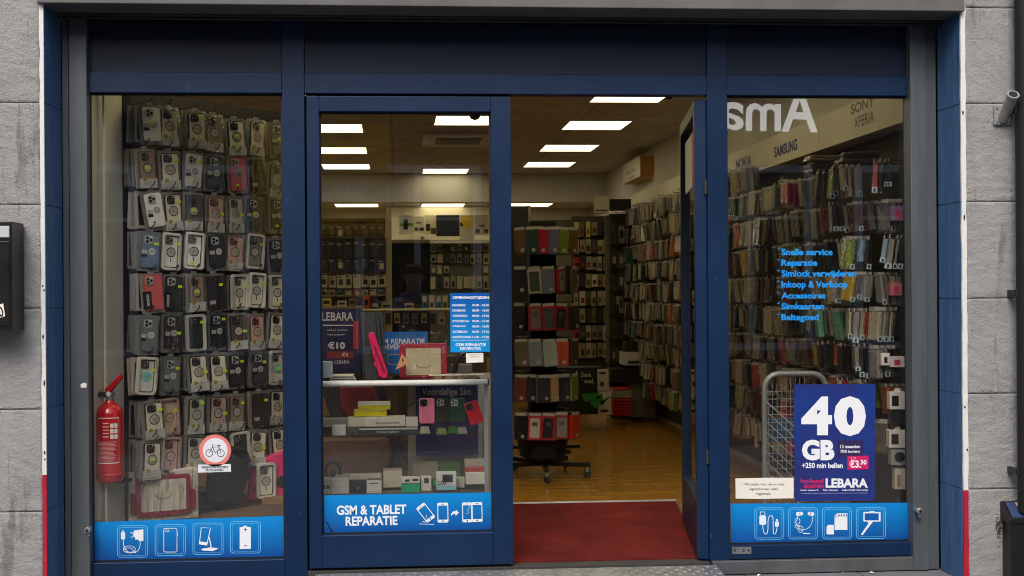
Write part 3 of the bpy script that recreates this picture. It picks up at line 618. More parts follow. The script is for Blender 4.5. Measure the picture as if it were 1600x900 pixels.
t = thing('security_camera', 'black dome security camera on the ceiling above the middle window', 'camera', (W(742, 190, 4.6).x, 4.6, CEIL))
MB().lathe([(.062, -.02), (.066, 0)], WHITE, 20).build('mount', t); MB().lathe([(.01, -.085), (.035, -.075), (.052, -.05), (.058, -.0205)], mat('smoked_dome', (.01, .01, .012), .1), 20).build('dome', t)
t = thing('air_conditioner', 'white ceiling cassette air conditioner with a dark slot behind the middle window', 'air conditioner', (.68, 6.45, CEIL))
mb = MB(); mb.box(-.36, .36, -.42, .42, -.045, -.001, WHITE, c=.01); mb.build('panel', t); MB().box(-.22, .25, -.30, -.24, -.048, -.0455, BLACKM).build('air_slot', t)
mb = MB(); [mb.box(-.22, .25, -.2+.06*k, -.16+.06*k, -.048, -.0455, plain(120, 112, 96)) for k in range(7)]; mb.build('grille', t); MB().box(-.31, -.26, -.34, -.25, -.0475, -.0455, BLACK).build('sensor', t)

# ------------------------------------------------------------------ LEFT WINDOW: phone cases on pegs
PC = {}
def cached(key, fn):
    if key not in PC:
        mb = fn(); o = mb.build(key[0] if isinstance(key, tuple) else key); PC[key] = o.data; bpy.data.objects.remove(o)
    return PC[key]
def cpaint(c, r=.35): return plain(c[0], c[1], c[2], r)
BACKING = plain(168, 164, 156, .5)
def m_pouch(w, h, c):
    def f():
        mb = MB(); mb.prism(rr(-w/2, -h-.008, w/2, -.008, .006, 3), -.004, .006, cpaint(c, .45)); mb.prism(rr(-.016, -.02, .016, .006, .004, 3), -.002, .004, plain(150, 150, 146)); return mb
    return cached(('pouch', w, h, c), f)
def m_film(w, h, k=0):
    def f(): mb = MB(); mb.prism(rr(-w/2-.001, -h-.009, w/2+.001, -.007, .006, 3), -.020, -.0045, FILM if k else FILM2); return mb
    return cached(('film', w, h, k), f)
def m_case(cw, ch, c, edge):
    def f():
        mb = MB(); mb.prism(rr(-cw/2, -ch, cw/2, 0, .013), -.0115, -.0045, cpaint(edge, .3)); mb.prism(rr(-cw/2+.005, -ch+.005, cw/2-.005, -.005, .010), -.0130, -.0116, cpaint(c, .3)); return mb
    return cached(('case', cw, ch, c, edge), f)
def m_cam(c, lens):
    def f():
        mb = MB(); mb.prism(rr(0, -.042, .042, 0, .011), -.0175, -.0131, cpaint(c, .25))
        for x, z in ((.0125, -.0125), (.0125, -.0300), (.030, -.0215)):
            mb.prism(disc(x, z, .0078, 14), -.0190, -.0176, cpaint(lens, .2)); mb.prism(disc(x, z, .0048, 12), -.0194, -.0191, plain(16, 17, 20, .1))
        mb.prism(disc(.0315, -.0075, .003, 8), -.0182, -.0176, plain(220, 220, 210)); return mb
    return cached(('camera_module', c, lens), f)
def m_ring(r, wd, c, disc_c, stem=False):
    def f():
        mb = MB(); d = Decal(lambda u, v, l: Vector((u, -.0134-l*.0005, v))); d.ring(mb, disc(0, 0, r, 28), disc(0, 0, r-wd, 28), cpaint(c), 1)
        if disc_c:
            d.poly(mb, disc(0, 0, r-wd-.001, 24), cpaint(disc_c), 1)
            for z in (.004, 0, -.004): d.poly(mb, [(-.009, z-.0008), (.009, z-.0008), (.009, z+.0008), (-.009, z+.0008)], plain(120, 118, 112), 2)
        if stem: d.rrect(mb, -.0028, -r-.024, .0028, -r-.005, .002, cpaint(c), 1)
        return mb
    return cached(('ring', r, wd, c, disc_c, stem), f)
def m_sticker(blob=False):
    def f():
        mb = MB(); mb.prism(rr(-.011, -.007, .011, .007, .003, 3), -.0215, -.0206, LIME); d = Decal(lambda u, v, l: Vector((u, -.0215-l*.0004, v)))
        for k in range(3): d.poly(mb, [(-.006+.004*k, -.003), (-.004+.004*k, -.003), (-.0035+.004*k, .003), (-.0055+.004*k, .003)], plain(90, 110, 20), 1)
        return mb
    return cached(('price_sticker', blob), f)
def m_label(c, txt=None):
    def f():
        mb = MB(); mb.prism([(-.05, 0), (.05, 0), (.05, .048), (-.05, .048)], -.0150, -.0140, cpaint(c, .6)); d = Decal(lambda u, v, l: Vector((u, -.0150-l*.0004, -v)))
        d.poly(mb, disc(-.022, -.046, .011, 12), plain(150, 150, 30), 1)
        for k in range(3): d.poly(mb, [(-.03, -.030+.006*k), (.012, -.030+.006*k), (.012, -.0275+.006*k), (-.03, -.0275+.006*k)], plain(160, 158, 150), 1)
        if txt: d.text(mb, txt, -.038, -.014, .038, -.003, plain(90, 92, 92), 1, .01)
        return mb
    return cached(('printed_label', c, txt), f)
def m_frame(c):
    def f():
        mb = MB(); o = rr(-.054, -.198, .054, -.004, .016); i = rr(-.041, -.185, .041, -.017, .010); n = len(o)
        vs = [(p[0], -.020, p[1]) for p in o]+[(p[0], -.020, p[1]) for p in i]+[(p[0], -.002, p[1]) for p in o]+[(p[0], -.004, p[1]) for p in i]
        fs = []
        for k in range(n):
            j = (k+1) % n; fs += [(k, j, n+j, n+k), (k, 2*n+k, 2*n+j, j), (n+k, n+j, 3*n+j, 3*n+k), (2*n+k, 3*n+k, 3*n+j, 2*n+j)]
        mb.add(vs, fs, cpaint(c, .35)); mb.prism(rr(-.0535, -.1975, .0535, -.0045, .016), -.0015, .006, cpaint((110, 106, 98), .5)); return mb
    return cached(('box_frame', c), f)
def m_black_tag():
    def f():
        mb = MB(); mb.prism([(-.022, -.045), (.022, -.045), (.022, .045), (-.022, .045)], -.0150, -.0140, plain(16, 16, 18)); d = Decal(lambda u, v, l: Vector((u, -.0150-l*.0004, v)))
        d.poly(mb, [(-.004, -.03), (.008, -.03), (.008, .03), (-.004, .03)], plain(196, 196, 196), 1)
        for k in range(8): d.poly(mb, [(-.002, -.027+.007*k), (.006, -.027+.007*k), (.006, -.024+.007*k), (-.002, -.024+.007*k)], plain(30, 30, 30), 2)
        return mb
    return cached(('black_tag',), f)
CRM, LG, GR, DG, BK, WH = (222, 214, 192), (172, 170, 164), (122, 124, 124), (66, 68, 72), (26, 26, 29), (232, 230, 222)
BR, PKC, NV, RD, PU, TL, BG = (92, 76, 66), (205, 168, 154), (34, 44, 66), (170, 44, 54), (56, 44, 66), (118, 190, 180), (104, 124, 148)
def spec(code):
    """kind, case colour, edge/camera colour, ring colour, description"""
    return {
     'm': ('m', CRM, BK, BK, 'clear magnetic phone case with black ring'), 'mb': ('m', (150, 128, 112), BR, (60, 42, 36), 'brown tinted magnetic phone case'),
     'mp': ('m', PKC, (120, 72, 62), (110, 64, 56), 'pinkish magnetic phone case with rose ring'), 'mg': ('m', (176, 178, 166), (46, 66, 58), BK, 'clear magnetic phone case with green camera'),
     'mr': ('m', (190, 162, 148), (104, 36, 44), BK, 'clear magnetic phone case with dark red camera'), 'md': ('m', (86, 72, 64), (44, 36, 32), BK, 'dark brown magnetic phone case'),
     'mw': ('m', (206, 202, 180), (110, 106, 98), (150, 144, 120), 'clear phone case in crumpled bright film'), 'mt': ('m', (112, 134, 136), (80, 92, 96), WH, 'teal grey magnetic phone case'),
     'rw': ('r', WH, WH, BK, 'white silicone phone case hanging askew'), 'rg': ('r', (112, 116, 118), (90, 94, 96), WH, 'grey silicone phone case with white disc'),
     'rb': ('r', BG, (84, 102, 126), WH, 'blue grey silicone phone case with white disc'), 'rk': ('r', (38, 40, 44), (26, 27, 30), WH, 'black silicone phone case with white disc'),
     'rn': ('r', (34, 40, 54), (24, 28, 40), WH, 'navy silicone phone case with white disc'), 'rp': ('r', (54, 46, 58), (40, 34, 44), WH, 'dark purple silicone phone case with white disc'),
     'rd': ('r', (66, 70, 76), (52, 55, 60), WH, 'dark grey silicone phone case with white disc'),
     'fc': ('f', CRM, (70, 74, 92), BK, 'cream boxed magnetic phone case with black ring'), 'fw': ('f', WH, (110, 104, 96), BK, 'white boxed magnetic phone case with black ring'),
     'fk': ('f', (128, 124, 116), BK, BK, 'grey boxed phone case with black camera'), 'ft': ('f', (206, 202, 192), (62, 52, 52), TL, 'white boxed phone case with teal ring'),
     'fr': ('f', (196, 166, 158), (110, 34, 44), (120, 30, 44), 'pink boxed phone case with red ring'), 'fo': ('f', (206, 178, 152), None, (170, 66, 50), 'cream boxed charger with orange red ring'),
     'fb': ('f', (40, 42, 46), (30, 30, 32), (84, 86, 88), 'black boxed phone case'),
     'pr': ('p', (196, 92, 94), (176, 80, 84), None, 'salmon red phone case with black tag'), 'pk': ('p', (48, 50, 52), (36, 37, 39), None, 'black phone case with black tag'),
     'pp': ('p', (206, 92, 112), (186, 70, 92), (150, 140, 144), 'pink phone case with grey ring'), 'bw': ('b', (34, 28, 32), (24, 22, 24), None, 'black wallet phone case'), 'bb': ('b', (62, 48, 38), (48, 38, 30), None, 'brown leather phone case')}[code]
def hang_pack(code, loc, rz, tilt, label, sticker, nm='phone_case_pack'):
    kind, c, e, rg, desc = spec(code)
    t = thing(nm, label, 'phone case', loc, rz, 'packaged phone cases in the left window'); t.rotation_euler = (0, R(tilt), rz); t.scale = (1.1, 1, 1.04)
    rn = random.Random(label)
    if kind == 'f':
        share('box_frame', m_frame((214, 210, 198) if code not in ('fr', 'fo') else (178, 150, 140)), t)
        share('case', m_case(.080, .166, c, BK if code != 'fo' else c), t, (0, .004, -.0185))
        if e: share('camera_module', m_cam(e, (120, 120, 118)), t, (-.036, .004, -.022))
        if code != 'fb': share('ring', m_ring(.026, .005, rg, (186, 180, 166) if code != 'ft' else TL, code != 'ft'), t, (0, .004, -.105))
        share('film', m_film(.106, .196), t)
    else:
        w, h = .116, .205
        share('pouch', m_pouch(w, h, (142, 140, 132) if kind != 'r' else (118, 120, 119)), t)
        top = -.022 if kind != 'p' else -.016; cw, ch = (.092, .172) if kind in 'mr' else (.098, .184)
        share('case', m_case(cw, ch, c, BK if kind == 'm' and code not in ('mw', 'mp', 'mb') else e), t, (.004, 0, top))
        if kind == 'r':
            share('camera_module', m_cam((176, 176, 172), (40, 42, 44)), t, (-.028, 0, top-.008)); share('ring', m_ring(.017, .003, WH if code != 'rw' else BK, (196, 194, 188)), t, (.012, 0, top-.088))
            share('printed_label', cached(('tiny', ), lambda: MB().box(-.014, .014, -.0146, -.0140, -.010, .010, plain(176, 176, 172)).box(-.014, .014, -.0146, -.0140, -.027, -.0105, plain(24, 24, 26))), t, (-.026, 0, top-.092))
        elif kind == 'm':
            share('camera_module', m_cam(e, (74, 72, 70)), t, (-.030, 0, top-.007)); share('ring', m_ring(.027, .0045, rg, (176, 170, 154)), t, (.004, 0, top-.086))
            share('printed_label', m_label((186, 186, 180), 'Creative' if rn.random() < .4 else None), t, (.004, 0, -h-.004))
        elif kind == 'p':
            share('camera_module', m_cam((168, 160, 156), (90, 86, 84)), t, (-.036, 0, top-.008))
            if rg: share('ring', m_ring(.026, .012, rg, (120, 112, 116)), t, (.004, 0, top-.09))
            else: share('black_tag', m_black_tag(), t, (-.032, 0, -.145))
        else: share('printed_label', cached(('tiny2', ), lambda: MB().box(-.016, .016, -.0146, -.0140, -.010, .010, plain(170, 168, 164))), t, (-.02, 0, top-.14))
        share('film', m_film(w, h, 1 if code in ('mw', 'bw', 'mt') or rn.random() < .35 else 0), t)
    if sticker: share('price_sticker', m_sticker(), t, (sticker[0], 0, sticker[1]))
    return t
# the display panel stands at 45 degrees to the street
D = Vector((.6993, .7148, 0)).normalized(); NRM = Vector((D.y, -D.x, 0))
TIP0 = Vector((WX(231, .33), .33, 0)); LEN = (Vector((WX(430, .965), .965, 0))-TIP0).length
ZR = [2.425-.2232*k for k in range(9)]
PB = TIP0-NRM*.21
XB = Matrix.Translation(PB) @ Matrix.Rotation(math.atan2(D.y, D.x), 4, 'Z')      # panel frame: x along the panel, -y to the viewer
t = thing('display_panel', 'dark slatted display panel with wire hooks filling the left shop window', 'display panel', PB)
PAN = mat('dark_brown_panel', lin(50, 43, 36), .7, var=.2, vs=5, stretch=(1, 1, 6))
L2 = Matrix.Rotation(math.atan2(D.y, D.x), 4, 'Z')
mb = MB(); mb.box(-.02, LEN+.28, 0, .03, .62, 2.40, PAN, L2); [mb.box(-.018, LEN+.27, -.004, -.001, ZR[k]-.10, ZR[k]+.10, PAN, L2) for k in range(9)]; mb.build('back_board', t)
mb = MB(); mb.box(-.075, -.022, -.10, .04, .05, 2.62, BLACKM, L2); mb.build('upright', t, bevel=.004)
mb = MB(); mb.box(LEN+.285, LEN+.33, -.02, .04, .05, 2.5, BLACKM, L2); mb.build('upright', t)
def hook_mesh():
    mb = MB(); mb.tube([(0, 0, -.004), (0, -.22, .0), (0, -.236, .006), (.006, -.246, .020), (.014, -.240, .032), (.020, -.226, .032), (.018, -.216, .020), (.008, -.214, .008)], .003, BLACK, 6); mb.box(-.02, .02, -.006, -.0045, -.03, .02, BLACKM); return mb
HK = cached(('hook',), hook_mesh)
LAY = ['rw m m mb m m rg', 'mb m rw rd pp bw mt', 'rw m md mp mw rd rk', 'rb fw fw rk mp fk rk', 'pr pk mb bw fc fc fc',
       'rg rp fb rn md mp m', 'ft rg m m rp rd ft', 'm fo mg mr mb bb m', 'm fr mg md fb m m']
SKIP = set()
back_film = m_film(.114, .203)
for r_, line in enumerate(LAY):
    for c_, code in enumerate(line.split()):
        rn = random.Random(r_*31+c_)
        u = LEN*c_/6+rn.uniform(-.018, .018)
        if r_ == 7 and c_ == 1: u -= .02
        if r_ == 8 and c_ == 3: code = 'md'
        base = TIP0+D*u; z = ZR[r_]+rn.uniform(-.010, .010)
        h = share('hook', HK, t); h.location = L2 @ Vector((u, 0, z+.012)); h.rotation_euler = (0, 0, math.atan2(D.y, D.x)); h.location.z = z+.012
        sx, sz = rn.choice([(.032, -.045), (.036, -.11), (.034, -.06), (.0, -.105), (.03, -.07), (-.01, -.17)])
        st = (sx, sz) if rn.random() < .85 else None
        desc = spec(code)[4]; lab = '%s, %s from left, %s row, left window' % (desc, ORD[c_], ORD[r_] if r_ < 8 else 'bottom')
        tilt = rn.uniform(-5, 5)+(-9 if code == 'rw' and c_ == 0 else 6 if code == 'rp' and r_ == 5 else 0)
        hang_pack(code, base+NRM*.0+Vector((0, 0, z)), R(42+rn.uniform(-9, 6)), tilt, lab, st)
        nb = 4 if c_ == 0 else rn.choice([1, 2, 2, 3])
        for k in range(nb):   # packs behind the front one on the same hook
            off = -NRM*(.030+.026*k)+D*rn.uniform(-.014, .008)
            me = cached(('stored', k % 3, kindc := ('f' if code[0] == 'f' else 'p'), (r_*3+c_) % 4), lambda: MB().prism(rr(-.057, -.205, .057, -.006, .006, 3), -.009, .009, cpaint([(150, 148, 142), (128, 128, 126), (166, 160, 148), (112, 108, 104)][(r_*3+c_) % 4], .3)).prism(rr(-.05, -.19, .05, -.03, .01, 3), -.0105, -.0092, cpaint([BK, DG, (140, 136, 128)][k % 3])))
            o = bpy.data.objects.new('stored_case_pack', me); COL.objects.link(o); o.location = base+off+Vector((0, 0, z-rn.uniform(0, .008))); o.rotation_euler = (0, R(rn.uniform(-3, 3)), R(44+rn.uniform(-5, 5)))
            tag(o, 'phone case packs hanging behind the front pack, %s row of the left window' % (ORD[r_] if r_ < 8 else 'bottom'), 'phone case', 'stored packs behind the front ones in the %s row' % (ORD[r_] if r_ < 8 else 'bottom'))
q = W(415, 722, .86); hang_pack('fc', q, R(30), 1, 'cream boxed magnetic phone case hanging alone in front of the pink tablet case', None)

# side wall of the window and things on its floor
mb = MB(); SIDE = mat('cream_panel', lin(206, 202, 186), .7, var=.06, vs=2, stretch=(8, 8, .5))
xw0, xw1 = XL0 if False else WX(141, .05), WX(193, .36)
mb.prism([(xw0-.06, .06), (xw0+.002, .06), (xw1, .36), (xw1+.03, .75), (xw1-.05, .75)], 0, 2.9, SIDE, axis='z')
mb.prism([(xw0+.045, .135), (xw0+.055, .138), (xw0+.060, .155), (xw0+.05, .152)], 0.02, 2.88, SIDE, axis='z')
tag(mb.build('window_partition', loc=(xw0, .3, 0)), 'cream side panel closing the left shop window behind the fire extinguisher', 'partition')
zf = WZ(290, 818, .3)
mb = MB(); mb.box(WX(190, .22), -.50, .10, 1.25, zf-.03, zf, mat('worn_ledge', lin(92, 72, 52), .8, var=.25, vs=6)); tag(mb.build('window_ledge', loc=(-1, .6, zf-.03)), 'brown cardboard covered ledge at the bottom of the left window', 'ledge')
# fire extinguisher
q = W(172, 752, .14); t = thing('fire_extinguisher', 'red fire extinguisher with black hose hanging at the left edge of the window', 'fire extinguisher', (q.x, .14, q.z), R(-20))
RE = mat('red_gloss_paint', lin(190, 16, 24), .22, coat=.6, var=.06); r0 = .072; H = (752-632)/300
mb = MB(); mb.lathe([(.02, .004), (r0-.012, 0), (r0-.002, .012), (r0, .03), (r0, H-.055), (r0-.008, H-.025), (r0-.026, H-.006), (.028, H+.004), (.022, H+.02)], RE, 32); mb.build('cylinder', t)
mb = MB(); mb.lathe([(r0+.0012, .03), (r0+.003, .034), (r0+.003, .042), (r0+.0012, .046)], RE, 32); mb.build('base_ring', t)
mb = MB(); mb.lathe([(.018, H+.018), (.020, H+.03), (.016, H+.05)], STEEL, 16); mb.box(-.02, .025, -.012, .012, H+.04, H+.06, STEEL); mb.build('valve', t)
mb = MB(); mb.prism([(-.02, H+.058), (.01, H+.06), (.075, H+.135), (.07, H+.15), (-.01, H+.085), (-.03, H+.075)], -.011, .011, RE); mb.build('handle', t)
mb = MB(); mb.lathe([(.013, 0), (.014, .003), (.012, .006)], WHITE, 14, Matrix.Translation((.004, -.014, H+.05)) @ Matrix.Rotation(R(90), 4, 'X')); mb.build('gauge', t)
mb = MB(); mb.tube([(-.034+.011*math.cos(R(a_)), -.012, H+.062+.011*math.sin(R(a_))) for a_ in range(0, 360, 30)], .0016, STEEL, 5, closed=True); mb.build('safety_pin', t)
mb = MB(); mb.tube([(.0, -.0, H+.045), (-.035, -.03, H+.055), (-.065, -.045, H+.02), (-.078, -.045, H-.06), (-.080, -.04, .25), (-.082, -.03, .14)], .011, RUBBER, 10); mb.box(-.095, -.06, -.05, .01, .13, .17, BLACK); mb.build('hose', t)
mb = MB(); d = Decal(lambda u, v, l: Vector(((r0+.0006+l*.0004)*math.sin(u), -(r0+.0006+l*.0004)*math.cos(u), v)))
LB = plain(206, 60, 62, .4)
def lab_rect(u0, u1, v0, v1, m, l):
    for k in range(8): d.poly(mb, [(u0+(u1-u0)*k/8, v0), (u0+(u1-u0)*(k+1)/8, v0), (u0+(u1-u0)*(k+1)/8, v1), (u0+(u1-u0)*k/8, v1)], m, l)
lab_rect(-.35, 1.25, .10, .105, PAPER, 1); lab_rect(-.35, 1.25, .33, .334, PAPER, 1); lab_rect(-.35, -.33, .10, .33, PAPER, 1); lab_rect(1.23, 1.25, .10, .33, PAPER, 1)
for k in range(16): lab_rect(-.28, 1.1-.3*random.random(), .112+.0065*k, .1145+.0065*k, plain(226, 170, 170), 1)
for k in range(5): lab_rect(.1, .5, .235+.017*k, .239+.017*k, PAPER, 1); 
for a_, b_ in ((.62, .84), (.9, 1.12)):
    for k in range(3): lab_rect(a_, b_, .226+.028*k, .248+.028*k, PAPER, 1)
mb.build('label', t)
mb = MB(); mb.box(-.10, -.05, .03, .10, .16, .19, BLACKM); mb.box(-.04, .05, r0-.01, r0+.05, -.02, .0, BLACKM); mb.build('bracket', t)
# white framed red tablet case in a bag
def face(t, x0, z0, sx, sz, y): return Decal(lambda u, v, l: Vector((x0+u*sx, y-l*.0006, z0+v*sz)))
q0 = W(196, 812, .34); wd = WX(302, .52)-WX(196, .34)
t = thing('boxed_tablet_case', 'white box holding a red tablet case with a smiling face, in clear film', 'tablet case', (q0.x+.02, .33, zf), R(22))
MB().box(0, .37, 0, .06, 0, .27, plain(214, 208, 196), c=.003).build('box', t)
RC = plain(160, 28, 54, .5)
mb = MB(); mb.prism(rr(.035, .03, .325, .245, .02), -.016, -.002, RC); 
for x, s in ((.035, -1), (.325, 1)): mb.prism(rr(min(x, x+s*.028), .05, max(x, x+s*.028), .16, .013), -.014, -.003, RC)
mb.build('tablet_case', t)
mb = MB(); mb.prism(rr(.062, .055, .300, .222, .008), -.019, -.0165, plain(222, 214, 198, .4)); mb.build('screen_card', t)
mb = MB(); d = face(t, 0, 0, 1, 1, -.0192); d.stroke(mb, arc(.178, .165, .052, 200, 340, 14, .045), .005, plain(120, 140, 140), 1); d.stroke(mb, arc(.150, .185, .010, 20, 160, 6), .003, plain(120, 130, 130), 1); d.stroke(mb, [(.203, .182), (.207, .196)], .004, plain(120, 130, 130), 1); mb.build('printed_face', t)
mb = MB(); mb.prism(rr(-.004, -.002, .374, .285, .006), -.030, -.024, FILM); mb.build('film', t)
mb = MB(); mb.tube([(.15, -.02, .262), (.17, -.024, .275), (.2, -.024, .262), (.23, -.024, .275), (.2, -.022, .27), (.16, -.02, .258)], .003, BLACK, 6); mb.build('tie_wire', t)
# black tablet bag with handle
q0 = W(322, 804, .62); t = thing('tablet_case', 'black tablet case with carrying handle and stand leaning in the left window', 'tablet case', (q0.x, .62, zf), R(28))
mb = MB(); mb.prism([(.0, .05), (.02, .27), (.10, .30), (.235, .275), (.255, .20), (.20, .05), (.17, .03)], -.02, .03, mat('black_foam', lin(15, 15, 16), .75, bump=.15, bs=90)); mb.build('shell', t, bevel=.006)
mb = MB(); mb.tube([(.10, .0, .29), (.15, -.01, .345), (.22, -.01, .335), (.25, 0, .26)], .018, MATS['black_foam'], 10); mb.build('handle', t)
mb = MB(); mb.box(-.04, .2, .0, .05, .02, .05, BLACKM); mb.box(.07, .10, .0, .06, 0, .03, BLACKM); mb.build('stand', t)
# pink kids tablet case
t = thing('tablet_case', 'pink foam tablet case with two black feet behind the black tablet case', 'tablet case', (WX(384, .86), .86, zf), R(18))
PKF = plain(206, 36, 104, .5)
mb = MB(); mb.prism([(0, .02), (.02, .20), (.05, .26), (.12, .27), (.24, .30), (.27, .28), (.26, .06), (.22, .03)], -.02, .03, PKF); mb.build('shell', t, bevel=.008)
for x, z in ((.065, .085), (.20, .12)): mb = MB(); mb.prism(rr(x-.03, z-.03, x+.03, z+.035, .026), -.034, -.0205, BLACKM); mb.build('foot', t, bevel=.004)
for (u0, v0, u1, v1, y, lab) in ((300, 768, 352, 809, .75, 'brown cardboard box under the black tablet case'), (408, 778, 442, 806, .80, 'brown cardboard box under the pink tablet case')):
    q0 = W(u0, v1, y); q1 = W(u1, v0, y); mb = MB(); mb.box(q0.x, q1.x, y+.03, y+.2, zf, q1.z, CARD, c=.002); tag(mb.build('cardboard_box', loc=((q0.x+q1.x)/2, y+.1, zf)), lab, 'box')

# ------------------------------------------------------------------ MIDDLE WINDOW: glass counter, boxes, posters
def at(px, py, y): return W(px, py, y)
def carton(px0, py0, px1, py1, y, dep, col, label, cat='box', name='product_box', top=None, band=None, txt=None, marks=(), rz=0, rough=.5):
    """a carton whose front fills the given pixels at depth y; band: (z fraction 0-1, z fraction, colour) printed bands"""
    a = at(px0, py1, y); b = at(px1, py0, y); w_ = b.x-a.x; h_ = b.z-a.z
    t = thing(name, label, cat, (a.x+w_/2, y, a.z), R(rz))
    mb = MB(); mb.box(-w_/2, w_/2, 0, dep, 0, h_, plain(*col, rough), c=.0015); mb.build('carton', t)
    if top: MB().box(-w_/2+.002, w_/2-.002, .002, dep-.002, h_+.0003, h_+.0018, plain(*top, .5)).build('lid', t)
    mb = MB(); n = 0
    d = Decal(lambda u, v, l: Vector((-w_/2+u*w_, -.0006-l*.0005, v*h_)))
    for k, (z0, z1, c) in enumerate(band or ()): d.poly(mb, [(.01, z0), (.99, z0), (.99, z1), (.01, z1)], plain(*c, .5), 1); n = 1
    for (u0, z0, u1, z1, c) in marks: d.poly(mb, [(u0, z0), (u1, z0), (u1, z1), (u0, z1)], plain(*c, .4), 2); n = 1
    if txt:
        dt = Decal(lambda u, v, l: Vector((-w_/2+u*w_, -.0006-l*.0005, (1-v)*h_)))
        dt.text(mb, txt[0], txt[1], 1-txt[4], txt[3], 1-txt[2], plain(*txt[5]), 3, .01); n = 1
    if n: mb.build('printed_panel', t)
    return t
YC, YCB = .24, .72            # front and back of the counter
ALU = mat('aluminium_profile', lin(176, 178, 176), .35, .5, var=.06)
xc0, xc1 = WX(452, YC), WX(764, YC); zct = WZ(640, 598, YC); zs1 = WZ(640, 679, YC); zs2 = WZ(640, 771, YC)
t = thing('glass_counter', 'glass display counter with bright bar and two shelves behind the closed door leaf', 'display counter', ((xc0+xc1)/2, YC, 0))
mb = MB(); mb.tube([(xc0, YC-.012, zct), (xc1-.012, YC-.012, zct)], .0155, mat('bright_bar', lin(244, 246, 246), .3), 16); mb.tube([(xc1-.012, YC-.012, zct), (xc1-.004, YC-.012, zct)], .019, BLACK, 16); put_in(t, mb, 'front_bar')
put_in(t, MB().box(xc0, xc1-.03, YC, YCB, zct-.006, zct+.004, SHELFGLASS), 'top_glass')
for x in (xc0, xc1-.03): put_in(t, MB().box(x, x+.022, YC+.002, YC+.024, 0, zct-.008, ALU), 'upright'); put_in(t, MB().box(x, x+.022, YCB-.024, YCB, 0, zct-.008, ALU), 'upright')
put_in(t, MB().box(xc0+.024, xc1-.034, YC+.006, YC+.012, zs2, zct-.02, SHELFGLASS), 'front_glass')
put_in(t, MB().box(xc0+.024, xc1-.034, YC+.02, YCB-.03, zs1-.006, zs1, SHELFGLASS), 'shelf')
put_in(t, MB().box(xc0+.024, xc1-.034, YC+.016, YCB-.004, zs2-.03, zs2, mat('counter_floor', lin(96, 92, 86), .5)), 'shelf')
put_in(t, MB().box(xc0+.001, xc1-.001, YC+.02, YCB, .02, zs2-.032, mat('counter_base', lin(60, 58, 56), .6)), 'plinth')
# lower shelf, front row
y0 = .275
carton(496, 748, 516, 773, y0, .07, (206, 206, 200), 'white accessory box at the left end of the lower counter shelf', marks=[(.35, .35, .6, .6, (60, 60, 62)), (.7, .35, .95, .6, (60, 60, 62))])
carton(517, 749, 545, 772, y0, .07, (216, 212, 204), 'plain white box second from left on the lower counter shelf', band=[(.45, .47, (180, 178, 170))])
carton(546, 752, 572, 771, y0, .07, (38, 38, 40), 'black earbud box between white boxes on the lower counter shelf', txt=('OK', .42, .35, .62, .5, (190, 190, 190)))
carton(573, 750, 596, 771, y0, .06, (222, 220, 212), 'white charger box with grey text right of the black earbud box', marks=[(.2, .72, .8, .8, (90, 90, 92)), (.1, .1, .9, .14, (170, 170, 165))], top=(90, 90, 92))
carton(599, 735, 628, 762, .36, .09, (196, 186, 166), 'cream watch box with pink picture on its lid, lower counter shelf', top=(176, 140, 136))
carton(627, 756, 656, 770, y0, .06, (18, 176, 128), 'bright green earphone box under white lid on the lower counter shelf')
carton(627, 746, 656, 755.5, y0+.002, .055, (222, 222, 214), 'white lid lying on the bright green earphone box', marks=[(.2, .3, .45, .7, (50, 50, 54)), (.6, .4, .9, .8, (50, 50, 54))], name='box_lid', cat='box lid')
carton(658, 745, 674, 767, .30, .05, (220, 216, 206), 'narrow white box with small dark picture on the lower counter shelf', marks=[(.3, .55, .75, .92, (70, 70, 74))])
carton(676, 750, 683, 760, .33, .05, (18, 160, 120), 'small green box peeking out left of the white speaker box')
carton(682, 738, 713, 766, y0, .05, (226, 228, 228), 'white and light blue speaker box with dark picture, lower counter shelf', band=[(0, .26, (150, 206, 226))], marks=[(.3, .45, .82, .88, (62, 64, 68)), (.36, .5, .6, .84, (112, 118, 124))], txt=('2:03', .04, .30, .5, .55, (30, 32, 36)))
carton(712, 747, 726, 762, .34, .06, (196, 192, 182), 'beige box half hidden behind the white and blue speaker box')
carton(728, 738, 761, 757, .31, .08, (226, 220, 208), 'white phone box with red lid stripe at the right end of the lower shelf')
carton(727, 730, 762, 737.5, .33, .08, (178, 66, 56), 'red phone box lying on the white phone box at the right end')
carton(726, 719, 760, 729.5, .35, .08, (170, 160, 146), 'grey beige box at the top of the stack at the right end')
carton(645, 724, 684, 748, .46, .10, (150, 142, 126), 'large grey beige box behind the bright green earphone box')
carton(685, 724, 719, 748, .46, .10, (70, 112, 52), 'dark green box behind the white and blue speaker box')
carton(545, 741, 596, 750, .40, .06, (190, 184, 170), 'flat cream box lying behind the black earbud box')
carton(517, 742, 544, 749, .40, .06, (178, 170, 154), 'flat beige box lying behind the plain white box')
t = thing('smart_watch', 'dark smart watch with blue strap lying at the left of the lower shelf', 'watch', at(520, 748, .42))
mb = MB(); mb.tube([(.04*math.cos(R(a_)), 0, .045+.045*math.sin(R(a_))) for a_ in range(0, 360, 20)], .008, plain(30, 40, 62), 8, closed=True); mb.build('strap', t); mb = MB(); mb.lathe([(.018, 0), (.02, .004), (.018, .01)], BLACK, 18, Matrix.Translation((0, -.012, .03)) @ Matrix.Rotation(R(90), 4, 'X')); mb.build('watch_body', t)
mb = MB(); mb.box(.045, .052, 0, .03, -.0, .085, plain(40, 62, 112)); mb.build('blue_stand', t)
